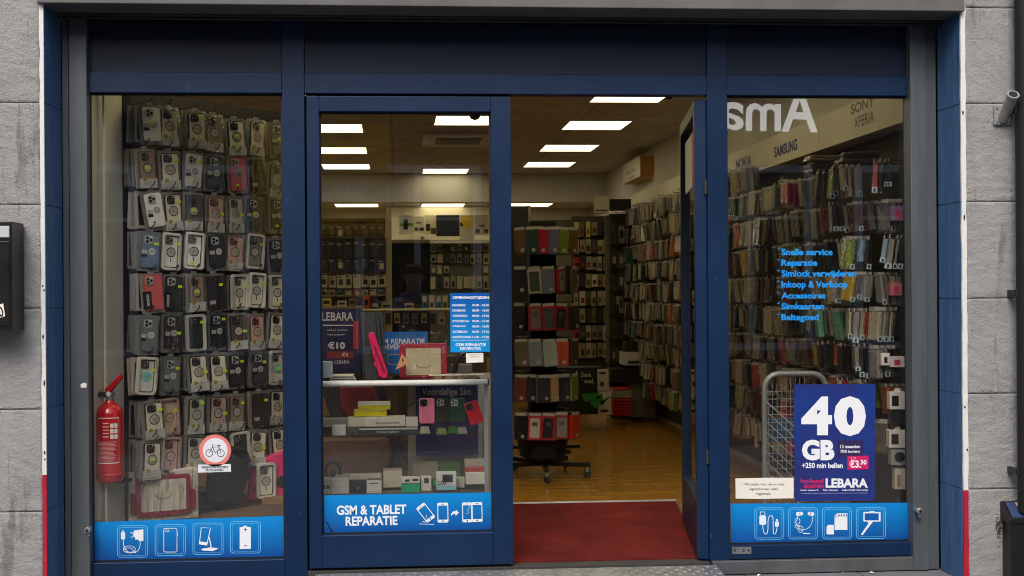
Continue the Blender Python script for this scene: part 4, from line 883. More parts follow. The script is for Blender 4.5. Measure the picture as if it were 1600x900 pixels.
# upper shelf
y0 = .275
carton(495, 667, 518, 681, y0, .06, (42, 42, 40), 'black box at the left end of the upper counter shelf', top=(150, 150, 110))
carton(519, 665, 540, 681, y0, .06, (226, 226, 222), 'small white box standing on the upper counter shelf')
carton(541, 668, 559, 681, y0, .05, (92, 90, 84), 'dark grey coil box right of the small white box', marks=[(.1+.2*k, .1, .2+.2*k, .5, (40, 40, 40)) for k in range(4)])
carton(560, 668, 653, 681, y0, .09, (40, 58, 66), 'long dark teal box with white printing on the upper counter shelf', band=[(.78, 1.0, (196, 192, 180))], txt=('Wireless Keyboard', .30, .30, .68, .62, (206, 210, 210)))
carton(569, 651, 633, 667, .31, .09, (212, 206, 196), 'long white box with black lettering on the dark teal box', txt=('Bluetooth presentation', .3, .25, .86, .5, (40, 40, 42)))
carton(543, 653, 569, 667, .30, .09, (206, 200, 182), 'cream box left of the long white box with black lettering')
carton(496, 655, 542, 667, .40, .1, (170, 168, 162), 'grey box lying behind the small white box')
carton(634, 653, 653, 667, .30, .08, (196, 194, 188), 'white box with black cord left of the pink phone case')
for (u0, v0, u1, v1, dd_, lab) in ((553, 641, 604, 651, .33, 'yellow phone box at the bottom of the yellow pile'), (559, 629, 610, 640.6, .335, 'yellow and white phone box on top of the yellow pile')):
    carton(u0, v0, u1, v1, dd_, .08, (214, 200, 12), lab, top=(220, 216, 200), band=[(.62, 1, (232, 228, 214))] if v0 < 635 else [(.8, 1, (190, 176, 10))])
t = thing('coiled_cable', 'black cable arc standing behind the pink phone case', 'cable', at(650, 650, .5)); mb = MB(); mb.tube([(-.05, 0, -.01), (-.06, 0, .03), (-.04, 0, .06), (0, 0, .078), (.06, 0, .086)], .006, RUBBER, 8); mb.build('cable', t)
def loose_case(px0, py0, px1, py1, y, c, camc, label, rz=0, tilt=0):
    a = at(px0, py1, y); b = at(px1, py0, y); w_ = b.x-a.x; h_ = b.z-a.z
    t = thing('phone_case', label, 'phone case', (a.x+w_/2, y, a.z), R(rz)); t.rotation_euler = (0, R(tilt), R(rz))
    MB().prism(rr(-w_/2, 0, w_/2, h_, .013), 0, .010, cpaint(c, .4)).build('shell', t, bevel=.003)
    mb = MB(); mb.prism(rr(-w_/2+.006, h_-.042, -w_/2+.044, h_-.006, .009), -.0035, -.0005, cpaint(camc, .2))
    for x, z in ((.014, -.016), (.014, -.032), (.030, -.024)): mb.prism(disc(-w_/2+.003+x, h_+z+.001, .006, 12), -.0055, -.0037, plain(60, 62, 66, .15))
    mb.build('camera_cutout', t); return t
loose_case(655, 622, 679, 662, .30, (224, 126, 154), (36, 30, 36), 'pink phone case standing in front of the sim poster')
loose_case(681, 622, 702, 661, .31, (34, 40, 38), (150, 154, 150), 'black phone case between the pink and the green phone case')
loose_case(703, 622, 727, 660, .315, (22, 72, 48), (176, 186, 180), 'dark green phone case between the black and the red phone case')
loose_case(735, 626, 757, 662, .30, (206, 26, 40), (62, 54, 66), 'red phone case leaning at the right end of the upper shelf', tilt=-18)
for k, (u, v, c) in enumerate(((664, 671, (176, 170, 156)), (690, 673, (120, 140, 90)), (708, 671, (52, 112, 44)), (722, 672, (150, 150, 140)))):
    t = thing('phone_stand', ('small clear stand under the pink phone case', 'small clear stand under the black phone case', 'small green stand under the dark green phone case', 'small clear stand left of the red phone case')[k], 'phone stand', at(u, v+6, .29)); mb = MB(); mb.prism([(-.03, 0), (.03, 0), (.02, .035), (-.02, .035)], 0, .035, cpaint(c, .2)); mb.build('base', t); mb = MB(); mb.box(-.02, .02, -.004, 0, .0, .02, cpaint(c, .15)); mb.build('lip', t)
# office chair, bag and posters behind the counter
t = thing('office_chair', 'dark office chair with red and brown padding behind the glass counter', 'chair', (WX(560, 1.1), 1.1, 0))
BRL = mat('brown_leather', lin(112, 82, 62), .55, var=.2, vs=5, bump=.2, bs=30); RDL = mat('red_leather', lin(140, 52, 50), .5, var=.1)
c0 = WX(560, 1.1)
def chp(n, pts, y0, y1, m, bv=.01): 
    P_ = [at(u, v, 1.1) for u, v in pts]; return put_in(t, MB().prism([(p.x, p.z) for p in P_], 1.1+y0, 1.1+y1, m), n, bevel=bv)
chp('back_frame', [(488, 600), (598, 598), (614, 650), (628, 700), (620, 735), (600, 748), (488, 748)], .0, .10, mat('dark_fabric', lin(46, 46, 46), .8, var=.2))
chp('back_padding', [(530, 603), (584, 603), (592, 625), (590, 650), (545, 655), (531, 635)], -.03, -.002, RDL); chp('armrest', [(494, 612), (508, 622), (518, 650), (494, 652)], -.05, -.004, BRL)
chp('seat_padding', [(490, 682), (606, 681), (612, 700), (606, 742), (490, 746)], -.06, -.004, BRL, .02)
mb = MB(); mb.tube([(c0, 1.3, .06), (c0, 1.3, .5)], .03, BLACK, 10); [mb.tube([(c0, 1.3, .09), (c0+.28*math.cos(a_), 1.3+.28*math.sin(a_), .05)], .018, BLACK, 8) for a_ in [k*1.257 for k in range(5)]]; put_in(t, mb, 'base')
t = thing('shoulder_bag', 'grey black shoulder bag with a pale zip behind the glass counter', 'bag', at(690, 728, 1.0))
P_ = [at(u, v, 1.0)-Vector(t.location) for u, v in ((628, 690), (650, 676), (735, 674), (745, 700), (735, 728), (640, 730), (628, 715))]; MB().prism([(p.x, p.z) for p in P_], 0, .14, mat('grey_bag_fabric', lin(58, 56, 54), .8, var=.25, vs=8, bump=.3, bs=20)).build('body', t, bevel=.02)
mb = MB(); mb.tube([at(u, v, .995)-Vector(t.location) for u, v in ((652, 682), (656, 700), (664, 706), (705, 702), (712, 690), (716, 678))], .004, plain(150, 146, 138), 6); mb.build('zip', t)
def poster(name, label, px0, py0, px1, py1, y, bgm, marks, cat='poster', thick=.006, rx=0):
    a = at(px0, py1, y); b = at(px1, py0, y); loc = Vector(((a.x+b.x)/2, y, a.z)); t = thing(name, label, cat, loc)
    MB().box(a.x, b.x, y, y+thick, a.z, b.z, bgm).build('board', t, loc=None).data.transform(Matrix.Translation(-loc))
    mb = MB(); d = Decal(lambda u, v, l: W(u, v, y-.0006-l*.0006)); marks(d, mb); mb.v = [p-loc for p in mb.v]; mb.build('printing', t); return t
NAVY = plain(24, 28, 82, .5); DKB = plain(20, 22, 60, .5)
def mk(d, mb): d.text(mb, 'Voordelige Sim', 659, 606, 736, 621, plain(176, 166, 150), 1, .025)
poster('sim_poster', 'navy poster reading Voordelige Sim hanging behind the phone cases', 650, 600, 748, 712, .82, NAVY, mk)
put_pillar = MB().box(WX(636, .95), WX(768, .95), .95, 1.0, 0, .93, mat('beige_panel', lin(150, 142, 124), .7, var=.1)); tag(put_pillar.build('counter_panel', loc=(WX(700, .95), .97, 0)), 'beige panel standing behind the sim poster and the grey bag', 'panel')
def mk(d, mb):
    W3 = plain(214, 204, 186)
    d.text(mb, 'LEBARA', 503, 488, 552, 501, W3, 1, .01); d.poly(mb, [(504, 507.5), (552, 507.5), (552, 509), (504, 509)], W3)
    d.text(mb, 'wil je bellen', 511, 514, 543, 518, W3, 1); d.text(mb, 'met prepaid', 512, 521, 538, 525, W3, 1); d.text(mb, '€10', 512, 534, 539, 545, W3, 1, .03)
    d.poly(mb, [(511, 549), (553, 549), (553, 560), (511, 560)], plain(120, 40, 34)); d.text(mb, '€5', 534, 551, 544, 557, W3, 2, .02); d.text(mb, 'LEBARA', 523, 563, 546, 568, W3, 1)
    d.poly(mb, [(552, 502), (560, 502), (560, 545), (552, 545)], plain(176, 40, 40))
poster('prepaid_poster', 'dark navy prepaid poster with a red edge standing on the left of the counter', 490, 482, 561, 582, .66, DKB, mk)
def mk(d, mb):
    W3 = plain(206, 206, 200); d.text(mb, 'GSM REPARATIE', 586, 529, 664, 537, W3, 1, .015); d.text(mb, 'DEVENTER', 597, 538, 645, 546, W3, 1, .015)
    d.rrect(mb, 604, 553, 632, 570, 7, plain(176, 140, 120), 1, 1.4)
poster('repair_poster', 'blue poster reading GSM REPARATIE DEVENTER behind the pink stand', 566, 518, 668, 584, .70, plain(0, 88, 158, .5), mk)
# things on the counter top
zt_ = zct+.0045
t = thing('tablet_covers', 'row of black tablet covers leaning on the counter beside the pink stand', 'tablet cover', (WX(582, .42), .42, zt_)); off = -Vector(t.location)
for k in range(3):
    p0 = at(570+6*k, 589, .40+.03*k); p1 = at(562+6*k, 487, .48+.03*k); mb = MB(); dx = p1.x-p0.x
    hh = p1.z-zt_; X = Matrix.Translation((p0.x, p0.y, zt_)) @ Matrix.Shear('XY', 4, (dx/hh, .15)); mb.box(0, .085, 0, .012, 0, hh, mat('black_cover', lin(20, 22, 22), .5, var=.15), X, c=.003); put_in(t, mb, 'cover')
t = thing('tablet_stand', 'bright pink foam tablet stand leaning on the counter top', 'tablet stand', (WX(592, .30), .30, zt_)); off = -Vector(t.location)
PINK = plain(226, 18, 92, .45)
P_ = [at(u, v, .30) for u, v in ((575, 524), (579, 519), (584, 520), (589, 533), (606, 582), (605, 591), (598, 592), (592, 588), (587, 570))]; P_ = [(p.x, max(p.z, zt_)) for p in P_]
put_in(t, MB().prism(P_, .30, .36, PINK), 'shell', bevel=.006)
P_ = [at(u, v, .298) for u, v in ((583, 540), (586, 540), (602, 580), (600, 584))]; put_in(t, MB().prism([(p.x, p.z) for p in P_], .2965, .2985, plain(120, 10, 50)), 'slot')
for k, (u, v) in enumerate(((589, 556), (591, 569))): p = at(u-3, v, .3); put_in(t, MB().box(p.x-.012, p.x+.006, .30, .34, p.z-.01, p.z+.008, PINK), 'clip', bevel=.002)
carton(505, 565, 520, 590.5, .34, .07, (196, 202, 206), 'pale grey card reader box at the left end of the counter top', rz=14)
carton(496, 563, 503.5, 592, .30, .05, (40, 120, 190), 'blue card standing left of the pale grey box on the counter', name='card_holder', cat='card holder')
t = thing('loose_papers', 'thin stack of white papers on the left of the counter top', 'papers', (WX(535, .45), .45, zt_)); mb = MB(); [mb.box(-.07+.004*k, .07-.006*k, -.08, .08, .012*k, .012*k+.004, PAPER) for k in range(3)]; mb.build('paper', t)
t = thing('boxed_tablet_case', 'red tablet case with smiling card in crinkled film on the counter top', 'tablet case', (WX(660, .55), .55, zt_))
mb = MB(); mb.prism(rr(-.13, 0, .135, .19, .012), 0, .05, RC); mb.build('tablet_case', t, bevel=.004); MB().prism(rr(-.095, .015, .10, .165, .006), -.004, -.001, plain(196, 182, 150)).build('screen_card', t)
mb = MB(); d = face(t, 0, 0, 1, 1, -.0045); d.stroke(mb, arc(.0, .085, .045, 205, 335, 12, .03), .004, plain(140, 128, 30)); d.stroke(mb, [(-.012, .11), (-.008, .115)], .003, plain(140, 128, 30)); d.stroke(mb, [(.02, .11), (.024, .115)], .003, plain(140, 128, 30)); mb.build('printed_face', t)
mb = MB(); vs = []; N1, N2 = 22, 18
for j in range(N2+1):
    for i in range(N1+1):
        u = i/N1; v = j/N2; b_ = noise.fractal(Vector((u*9, v*9, 3)), .8, 2, 4)*.035*(.35+v); vs.append((-.15+.30*u, -.03-.02*math.sin(v*3.1)+b_, .0+v*(.27+.03*math.sin(u*9)+.02*math.sin(u*23))))
mb.add(vs, [(j*(N1+1)+i, j*(N1+1)+i+1, (j+1)*(N1+1)+i+1, (j+1)*(N1+1)+i) for j in range(N2) for i in range(N1)], FILM2); mb.build('film_bag', t)
t = thing('sticker_sheet', 'orange triangular tag leaning against the red tablet case', 'tag', at(618, 578, .46)); P_ = [at(u, v, .46)-Vector(t.location) for u, v in ((618, 578), (628, 553), (640, 566))]; MB().prism([(p.x, p.z) for p in P_], 0, .004, plain(214, 160, 112)).build('card', t); P_ = [at(u, v, .4595)-Vector(t.location) for u, v in ((628, 558), (631, 563), (629, 567), (635, 565))]; MB().prism([(p.x, p.z) for p in P_[:3]], -.001, .0, BLKPRINT).build('mark', t)
p0, p1 = at(670, 579, .32), at(757, 577, .32); t = thing('price_strip', 'white printed price strip lying along the front of the counter top', 'price list', ((p0.x+p1.x)/2, .32, zt_)); w_ = (p1.x-p0.x)/2
MB().box(-w_, w_, -.03, .03, .028, .031, PAPER).build('strip', t); mb = MB(); [mb.box(-w_+.02+k*.075, -w_+.07+k*.075, -.02, .02, .0313, .0318, plain(180, 176, 166)) for k in range(3)]; mb.build('printing', t); mb = MB(); [mb.box(-w_+.03+k*.06, -w_+.07+k*.06, -.028, .03, 0, .0275, plain(128, 118, 84)) for k in range(4)]; mb.build('cards', t)
t = thing('desk_phone', 'black desk phone with curved handset behind the opening hours sticker', 'telephone', at(722, 581, .6)); mb = MB(); mb.tube([(-.045, 0, .0), (-.03, 0, .07), (0, 0, .10), (.05, 0, .12)], .014, BLACK, 10); mb.build('handset', t); MB().box(-.06, .06, .01, .12, -.01, .04, plain(80, 78, 74), c=.004).build('base', t)

# ------------------------------------------------------------------ BACK OF THE SHOP
t = thing('service_counter', 'tall service counter with a pale bar behind the front glass counter', 'counter', (WX(620, 3.4), 3.4, 0)); yk = 3.4
a, b = WX(566, yk), WX(760, yk); zk = WZ(640, 484, yk)
mb = MB(); mb.tube([(a, yk-.01, zk), (b, yk-.01, zk)], .010, mat('pale_bar', lin(226, 214, 180), .3), 12); put_in(t, mb, 'bar')
put_in(t, MB().box(a, b, yk+.01, yk+.5, zk-.012, zk, SHELFGLASS), 'top_glass'); put_in(t, MB().box(a, b, yk+.03, yk+.5, 0, zk-.38, mat('counter_front', lin(92, 78, 60), .6, var=.15)), 'cabinet')
mb = MB(); a2 = WX(480, yk-.15); zk2 = WZ(530, 479, yk-.15); mb.box(a2, a-.01, yk-.15, yk+.4, zk2-.02, zk2, plain(150, 140, 112)); put_in(t, mb, 'side_top'); put_in(t, MB().box(a2, a-.012, yk-.1, yk+.4, 0, zk2-.021, mat('counter_side', lin(60, 54, 48), .6)), 'side_cabinet')
for k in range(9):
    c = [(110, 96, 70), (150, 134, 100), (60, 60, 60), (176, 160, 120), (84, 110, 130)][k % 5]; u = 574+k*14
    carton(u, 489, u+9, 505+k % 3, yk+.02, .05, c, '%s accessory card hanging %s from the left under the pale bar' % (('brown', 'tan', 'grey', 'cream', 'blue')[k % 5], ORD[k]), 'accessory pack', 'accessory_card', marks=[(.2, .2, .8, .5, (40, 38, 36))])
for k, (u, c, n_) in enumerate(((659, (60, 130, 170), 'blue'), (670, (196, 182, 150), 'cream'), (681, (70, 140, 180), 'light blue'), (691, (150, 160, 80), 'olive green'))):
    carton(u, 461, u+9, 482, yk+.03, .03, c, '%s blister pack standing on the pale service counter bar' % n_, 'accessory pack', 'blister_pack', marks=[(.15, .5, .85, .9, (220, 210, 190)), (.3, .1, .7, .4, (50, 50, 50))])
for k, (u0, v0, u1, v1, c, n_) in enumerate(((567, 462, 577, 483, (206, 92, 36), 'orange'), (527, 470, 541, 478.5, (216, 210, 196), 'white'), (545, 466, 556, 478.5, (120, 112, 96), 'taupe'), (580, 470, 592, 483.5, (40, 40, 44), 'black'), (596, 473, 612, 483.5, (176, 166, 140), 'beige'), (618, 466, 629, 483.5, (36, 90, 140), 'blue'), (632, 474, 646, 483.5, (196, 186, 160), 'cream'), (503, 466, 517, 478.5, (206, 186, 60), 'yellow'))):
    carton(u0, v0, u1, v1, yk+.12 if u0 > 560 else yk, .06, c, '%s little box standing on the tall service counter' % n_, 'box', 'small_box', marks=[(.15, .3, .85, .7, (44, 40, 38) if sum(c) > 250 else (190, 186, 170))])
# left rack
yr = 5.6; a, b = WX(470, yr), WX(603, yr); ztop = WZ(550, 345, yr)
t = thing('accessory_rack', 'beige back rack full of accessory packs left of the dark doorway', 'rack', ((a+b)/2, yr, 0)); RK = mat('rack_board', lin(150, 138, 108), .7, var=.08, vs=3)
put_in(t, MB().box(a, b, yr, yr+.03, .3, ztop, RK), 'back_board'); put_in(t, MB().box(b+.005, b+.06, yr-.03, yr+.04, 0, WZ(605, 325, yr), mat('rack_post', lin(176, 166, 136), .6)), 'post')
put_in(t, MB().box(a, b, yr-.22, yr-.001, WZ(550, 463, yr), WZ(550, 460.5, yr), RK), 'shelf'); put_in(t, MB().box(a, b, yr-.06, yr-.001, ztop-.01, ztop+.02, mat('rack_header', lin(92, 70, 36), .6)), 'header')
rows_ = [(352, 374, 'darkcam'), (377, 403, 'mix'), (404, 425, 'mix2'), (430, 450, 'white'), (452, 466, 'frame'), (468, 484, 'low')]
pal = {'darkcam': [(30, 30, 32), (44, 40, 38), (26, 26, 28)], 'mix': [(70, 46, 34), (36, 36, 40), (120, 100, 84), (30, 30, 34)], 'mix2': [(50, 54, 110), (180, 170, 150), (42, 46, 52), (196, 170, 140)], 'white': [(206, 198, 176), (196, 186, 160), (180, 186, 150), (210, 204, 186)], 'frame': [(188, 178, 156), (176, 166, 144), (186, 40, 36), (44, 100, 140), (190, 180, 156)], 'low': [(120, 110, 92), (160, 150, 126), (210, 104, 50), (60, 56, 50), (170, 160, 136)]}
nmc = lambda c: 'red' if c[0] > 170 and c[1] < 60 else 'orange' if c[0] > 200 and c[1] < 110 else 'blue' if c[2] > c[0]+30 else 'dark' if sum(c) < 200 else 'pale' if sum(c) > 480 else 'brown grey'
for r_, (v0, v1, kk) in enumerate(rows_):
    n_ = 8; rn = random.Random(r_)
    for k in range(n_):
        u = 501+12.8*k; c = pal[kk][(k*2+r_) % len(pal[kk])]; w_ = rn.uniform(9.5, 12)
        carton(u, v0+rn.uniform(-1, 2), u+w_, v1+rn.uniform(-2, 1), yr-.05-rn.uniform(0, .05), .04, c, '%s accessory pack, %s from left in the %s row of the beige rack' % (nmc(c), ORD[k], ORD[r_]), 'accessory pack', 'accessory_pack',
               marks=[(.2, .25, .8, .7, rn.choice([(40, 38, 36), (90, 84, 76), (200, 190, 160), (24, 24, 26)])), (.1, .82, .6, .9, (30, 30, 30) if sum(c) > 300 else (190, 186, 170))])
t = thing('dark_doorway', 'dark doorway recess beside the beige rack, its shade a dark sheet', 'doorway', (WX(640, 7.5), 7.5, 0)); a, b = WX(608, 7.5), WX(672, 7.5); zz = WZ(640, 380, 7.5)
put_in(t, MB().box(a, b, 7.52, 7.6, 0, zz, mat('dark_recess_shade', lin(26, 24, 24), .9, var=.4, vs=6, stretch=(6, 6, .3))), 'recess_shade'); put_in(t, MB().box(a-.04, a-.001, 7.48, 7.6, 0, zz+.04, RK), 'frame'); put_in(t, MB().box(a, b, 7.48, 7.6, zz+.001, zz+.04, RK), 'frame')  # dark sheet stands in for the unlit depth of the recess
# back pegboard with shelf of tablet boxes
yb2 = 10.75
t = thing('back_shelf', 'white back shelf over a pegboard holding a row of tablet boxes', 'shelf', (WX(690, yb2), yb2, 0)); a, b = WX(605, yb2-.3), WX(775, yb2)
put_in(t, MB().box(a, b, yb2-.3, yb2, WZ(690, 380, yb2-.3), WZ(690, 376.5, yb2-.3), WHITE), 'board'); put_in(t, MB().box(WX(672, yb2), b, yb2+.005, yb2+.04, .5, WZ(690, 381, yb2), mat('grey_pegboard', lin(112, 116, 98), .7)), 'pegboard'); put_in(t, MB().box(a, b, yb2+.005, yb2+.05, WZ(690, 375, yb2), CEIL2-.03, CREAM), 'upper_board')
yy = yb2-.25
carton(624, 336.5, 646, 366, yy, .08, (226, 220, 196), 'cream tablet box with green stripe standing on the back shelf', marks=[(.3, .25, .6, .8, (50, 54, 60)), (0, .42, 1, .58, (110, 170, 40))])
carton(646, 338, 663, 363, yy+.02, .08, (230, 220, 170), 'pale yellow box with small dark pictures on the back shelf', marks=[(.1, .1, .45, .3, (40, 40, 40)), (.55, .1, .95, .3, (60, 56, 50)), (.2, .55, .7, .65, (120, 110, 70))])
carton(664, 336, 682, 367, yy+.03, .08, (224, 212, 176), 'cream tablet box with two tablet pictures on the back shelf', marks=[(.1, .2, .45, .55, (40, 40, 46)), (.5, .05, .95, .35, (90, 70, 60))])
carton(682, 336, 718, 369, yy, .06, (32, 36, 42), 'large dark tablet standing on the back shelf', name='tablet', cat='tablet')
carton(719, 336, 741, 375, yy-.03, .06, (206, 196, 170), 'tablet box with a big yellow diamond standing on the back shelf', marks=[(.0, .55, .3, .7, (40, 38, 36))], rz=0)
a_ = at(730, 350, yy-.033); mb = MB(); mb.prism([(a_.x-.10, a_.z+.05), (a_.x, a_.z-.10), (a_.x+.10, a_.z+.06), (a_.x+.06, a_.z+.12), (a_.x-.07, a_.z+.12)], yy-.034, yy-.0325, plain(224, 184, 30)); o = bpy.data.objects[-1] if False else None
root = [x for x in COL.objects if x.get('label', '').startswith('tablet box with a big yellow')][0]; mb.v = [p-Vector(root.location) for p in mb.v]; mb.build('yellow_diamond', root)
carton(742, 336, 764, 367, yy, .08, (196, 184, 152), 'beige tablet box with row of dark pictures at the right of the shelf', marks=[(.05, .1, .35, .28, (40, 40, 40)), (.4, .1, .6, .28, (200, 196, 190)), (.65, .1, .95, .28, (50, 48, 46)), (.3, .4, .7, .52, (90, 80, 66))])
carton(655, 368, 665, 376, yy-.04, .04, (226, 216, 190), 'small white bell shaped gadget at the edge of the back shelf', name='gadget_box', marks=[(.35, .3, .65, .7, (40, 40, 40))])
for r_, (v0, v1) in enumerate(((380, 393), (397, 411), (415, 428), (432, 452))):
    rn = random.Random(50+r_)
    for k in range(9):
        if r_ == 2 and 3 <= k <= 7: continue
        u = 673+10.3*k; c = rn.choice([(150, 160, 150), (190, 186, 150), (120, 130, 130), (176, 172, 140), (206, 198, 160), (70, 74, 72)])
        carton(u, v0+rn.uniform(-1, 1), u+rn.uniform(7, 9.5), v1+rn.uniform(-2, 1), yb2-.06, .03, c, '%s blister pack, %s from left in the %s row of the grey pegboard' % (nmc(c), ORD[k], ORD[r_]), 'accessory pack', 'blister_pack', marks=[(.2, .15, .8, .6, rn.choice([(40, 40, 38), (210, 200, 170), (90, 96, 90)]))])
# hanging board, column
t = thing('wall_column', 'narrow dark shop column with pale frame left of the rear wall', 'column', (WX(812, 9.2), 9.2, 0)); a, b = WX(798, 9.2), WX(826, 9.2)
put_in(t, MB().box(a, b, 9.2, 9.3, 0, WZ(810, 322, 9.2), mat('dark_board', lin(40, 40, 42), .6, var=.3, vs=6)), 'board'); put_in(t, MB().box(b, b+.035, 9.19, 9.31, 0, WZ(810, 321, 9.2), RK), 'frame')
tag(MB().box(WX(828, BACK-.02), WX(918, BACK-.02), BACK-.04, BACK-.005, 0, WZ(870, 344, BACK-.02), mat('grey_wainscot', lin(110, 106, 92), .8)).build('wall_board', loc=(WX(870, BACK), BACK-.02, 0)), 'grey lower board on the back wall behind the revolving stand', 'wall panel')
# rack behind the revolving stand
yq = 8.0; a, b = WX(894, yq), WX(952, yq)
t = thing('accessory_rack', 'dark rear rack of small packs right of the revolving stand', 'rack', ((a+b)/2, yq, 0)); put_in(t, MB().box(a, b, yq, yq+.03, .2, WZ(920, 338, yq), mat('dark_rack', lin(60, 54, 44), .7)), 'back_board')
for r_ in range(8):
    v0 = 346+27*r_; rn = random.Random(80+r_)
    for k in range(6):
        c = rn.choice([(176, 166, 140), (150, 140, 116), (120, 112, 96), (200, 190, 160), (60, 56, 52), (150, 150, 120), (176, 166, 140), (130, 126, 110), (90, 110, 70), (196, 172, 70), (44, 40, 38)] if k > 0 else [(180, 60, 60), (170, 160, 130)])
        u = 897+9.2*k; carton(u, v0+rn.uniform(0, 2), u+rn.uniform(6, 9), v0+rn.uniform(21, 25), yq-.06-.03*(k % 2), .04, c, '%s pack, %s from left in the %s row of the dark rear rack' % (('yellow' if c == (214, 190, 60) else 'green' if c[1] > c[0]+20 else nmc(c)), ORD[k], ORD[r_]), 'accessory pack', 'accessory_pack', marks=[(.2, .2, .8, .55, rn.choice([(50, 46, 40), (120, 40, 36), (90, 84, 70)]))], rz=rn.uniform(-18, 18))
# glass cabinet with accessories against the right wall
yg = 7.0; a, b = WX(953, yg), WX(1004, yg); zg = WZ(970, 334, yg)
t = thing('glass_cabinet', 'black framed glass cabinet of car holders deep in the shop by the right wall', 'cabinet', ((a+b)/2, yg, 0)); CABF = mat('cabinet_frame', lin(34, 32, 30), .5)
put_in(t, MB().box(a, b, yg+.28, yg+.30, .5, zg, mat('cabinet_back', lin(120, 112, 92), .7, var=.2)), 'back_board')
for x in (a, b-.02): put_in(t, MB().box(x, x+.02, yg, yg+.02, .5, zg, CABF), 'upright')
for v in (334, 380, 419, 454, 490, 530, 566): z = WZ(970, v, yg); put_in(t, MB().box(a+.021, b-.021, yg+.002, yg+.279, z-.012, z, CABF), 'shelf')
put_in(t, MB().box(a, b, yg, yg+.3, .02, .62, BLACKM), 'base'); put_in(t, MB().box(a+.022, b-.022, yg-.004, yg+.0, .63, zg-.01, SHELFGLASS), 'glass_door')
for r_, v in enumerate((380, 419, 454, 490, 530, 566)):
    rn = random.Random(200+r_)
    for k in range(4):
        u = 956+11*k; c = rn.choice([(40, 40, 40), (150, 146, 130), (196, 190, 170), (70, 70, 70), (170, 176, 160), (110, 100, 84)]); h = rn.uniform(14, 28)
        carton(u, v-h, u+rn.uniform(6, 10), v, yg+.05+.05*(k % 2), .08, c, '%s gadget box, %s from left on shelf %s of the glass cabinet' % (nmc(c), ORD[k], ('one', 'two', 'three', 'four', 'five', 'six')[r_]), 'box', 'gadget_box', marks=[(.2, .3, .8, .75, rn.choice([(30, 30, 30), (200, 196, 180)]))], rz=rn.uniform(-25, 25))
carton(928, 306, 951, 333, 6.9, .12, (206, 200, 176), 'cream carton lying on top of the rack beside a black monitor', marks=[(.1, .1, .9, .2, (120, 60, 40))], rz=-12)
carton(953, 311, 986, 329, 7.0, .05, (16, 16, 18), 'black monitor on top of the glass cabinet', name='monitor', cat='monitor')
# wall box and writing
t = thing('light_box', 'white wall box with an orange side hanging high on the right wall', 'wall box', (2.8, 7.6, 2.72)); MB().box(.0, .148, -.45, .55, .0, .235, plain(196, 140, 62), c=.002).build('body', t); MB().box(-.006, -.0005, -.44, .54, .004, .231, plain(226, 222, 206)).build('face', t)
d = Decal(lambda u, v, l: Vector((-.0065-l*.0005, .5-u, v))); mb = MB(); dt = Decal(lambda u, v, l: Vector((-.0065-l*.0005, .5-u, -v))); dt.text(mb, 'acc|an', .2, -.15, .7, -.07, plain(110, 110, 104)); dt.text(mb, 'mobile', .25, -.06, .65, -.02, plain(120, 120, 112)); mb.build('lettering', t)
XF = 2.80     # fascia board along the right wall
zf0, zf1 = 2.33, 2.55
t = thing('fascia_board', 'cream fascia board with brand lettering along the top of the right wall', 'fascia', (XF, 4.5, zf0)); 
FAS = mat('cream_fascia', lin(216, 210, 190), .6, var=.04, vs=2)
for k, (ya, yb_) in enumerate(((.09, .098+1.45), (1.552, 3.0), (3.004, 4.4), (4.404, 6.0), (6.004, 7.6), (7.604, 9.6))): MB().box(0, .15, ya-4.5, yb_-4.5, 0, zf1-zf0, FAS).build('board', t, bevel=.002)
side = Decal(lambda u, v, l: Vector((-.0006-l*.0006, u, v)))
def side_text(txt, px0, px1, py0, py1, m, bold=.0, spacing=1.0):
    """letters on the board face x = XF between two pixel columns; heights from the near/far ends"""
    def yat(px):
        lo, hi = .0, 10.0
        for _ in range(40):
            mid = (lo+hi)/2
            dd = Vector((XF, mid, 2.4))-CAM; p = CX+F_PX*dd.dot(rt2)/dd.dot(fw)
            if p > px: lo = mid
            else: hi = mid
        return lo
    y0_, y1_ = yat(px0), yat(px1); zc0, zc1 = py0, py1; vs, fs = letters(txt, bold, spacing)
    mb = MB(); mb.add([(-.0012, y0_+(y1_-y0_)*u-4.5, zc0+(zc1-zc0)*v) for u, v in vs], fs, m); return mb.build('lettering', t)
side_text('NOKIA', 1150, 1174, .065, .150, plain(24, 50, 112), .035); side_text('SAMSUNG', 1210, 1246, .055, .135, plain(24, 50, 112), .04)
side_text('SONY', 1330, 1367, .150, .212, plain(120, 118, 108), .03); side_text('XPERIA', 1335, 1366, .060, .125, plain(60, 60, 62), .0)
side_text('ACCESSOIRES', 985, 1003, .02, .10, plain(90, 110, 150), .02)
# printer, stand, crates at the rear
carton(976, 550, 1010, 571, 6.6, .3, (196, 192, 180), 'white printer on the low dark cabinet at the rear', name='printer', cat='printer', marks=[(.15, .12, .85, .35, (60, 54, 46))], top=(60, 58, 54))
carton(978, 533, 1006, 549, 6.75, .2, (44, 42, 40), 'dark tray standing on the white printer at the rear', name='paper_tray', cat='tray')
carton(954, 576, 1020, 598, 6.55, .4, (18, 18, 19), 'low black cabinet top under the white printer', name='low_cabinet', cat='cabinet')
carton(988, 598.5, 1024, 652, 6.6, .35, (110, 104, 88), 'grey cabinet front under the low black cabinet top', name='low_cabinet', cat='cabinet')
def mk(d, mb): d.text(mb, 'Dank', 908, 582, 924, 589, plain(190, 188, 180), 1, .02); d.text(mb, 'wel.', 912, 592, 929, 599, plain(190, 188, 180), 1, .02); d.text(mb, '/', 896, 580, 903, 588, plain(190, 188, 180), 1, .02)
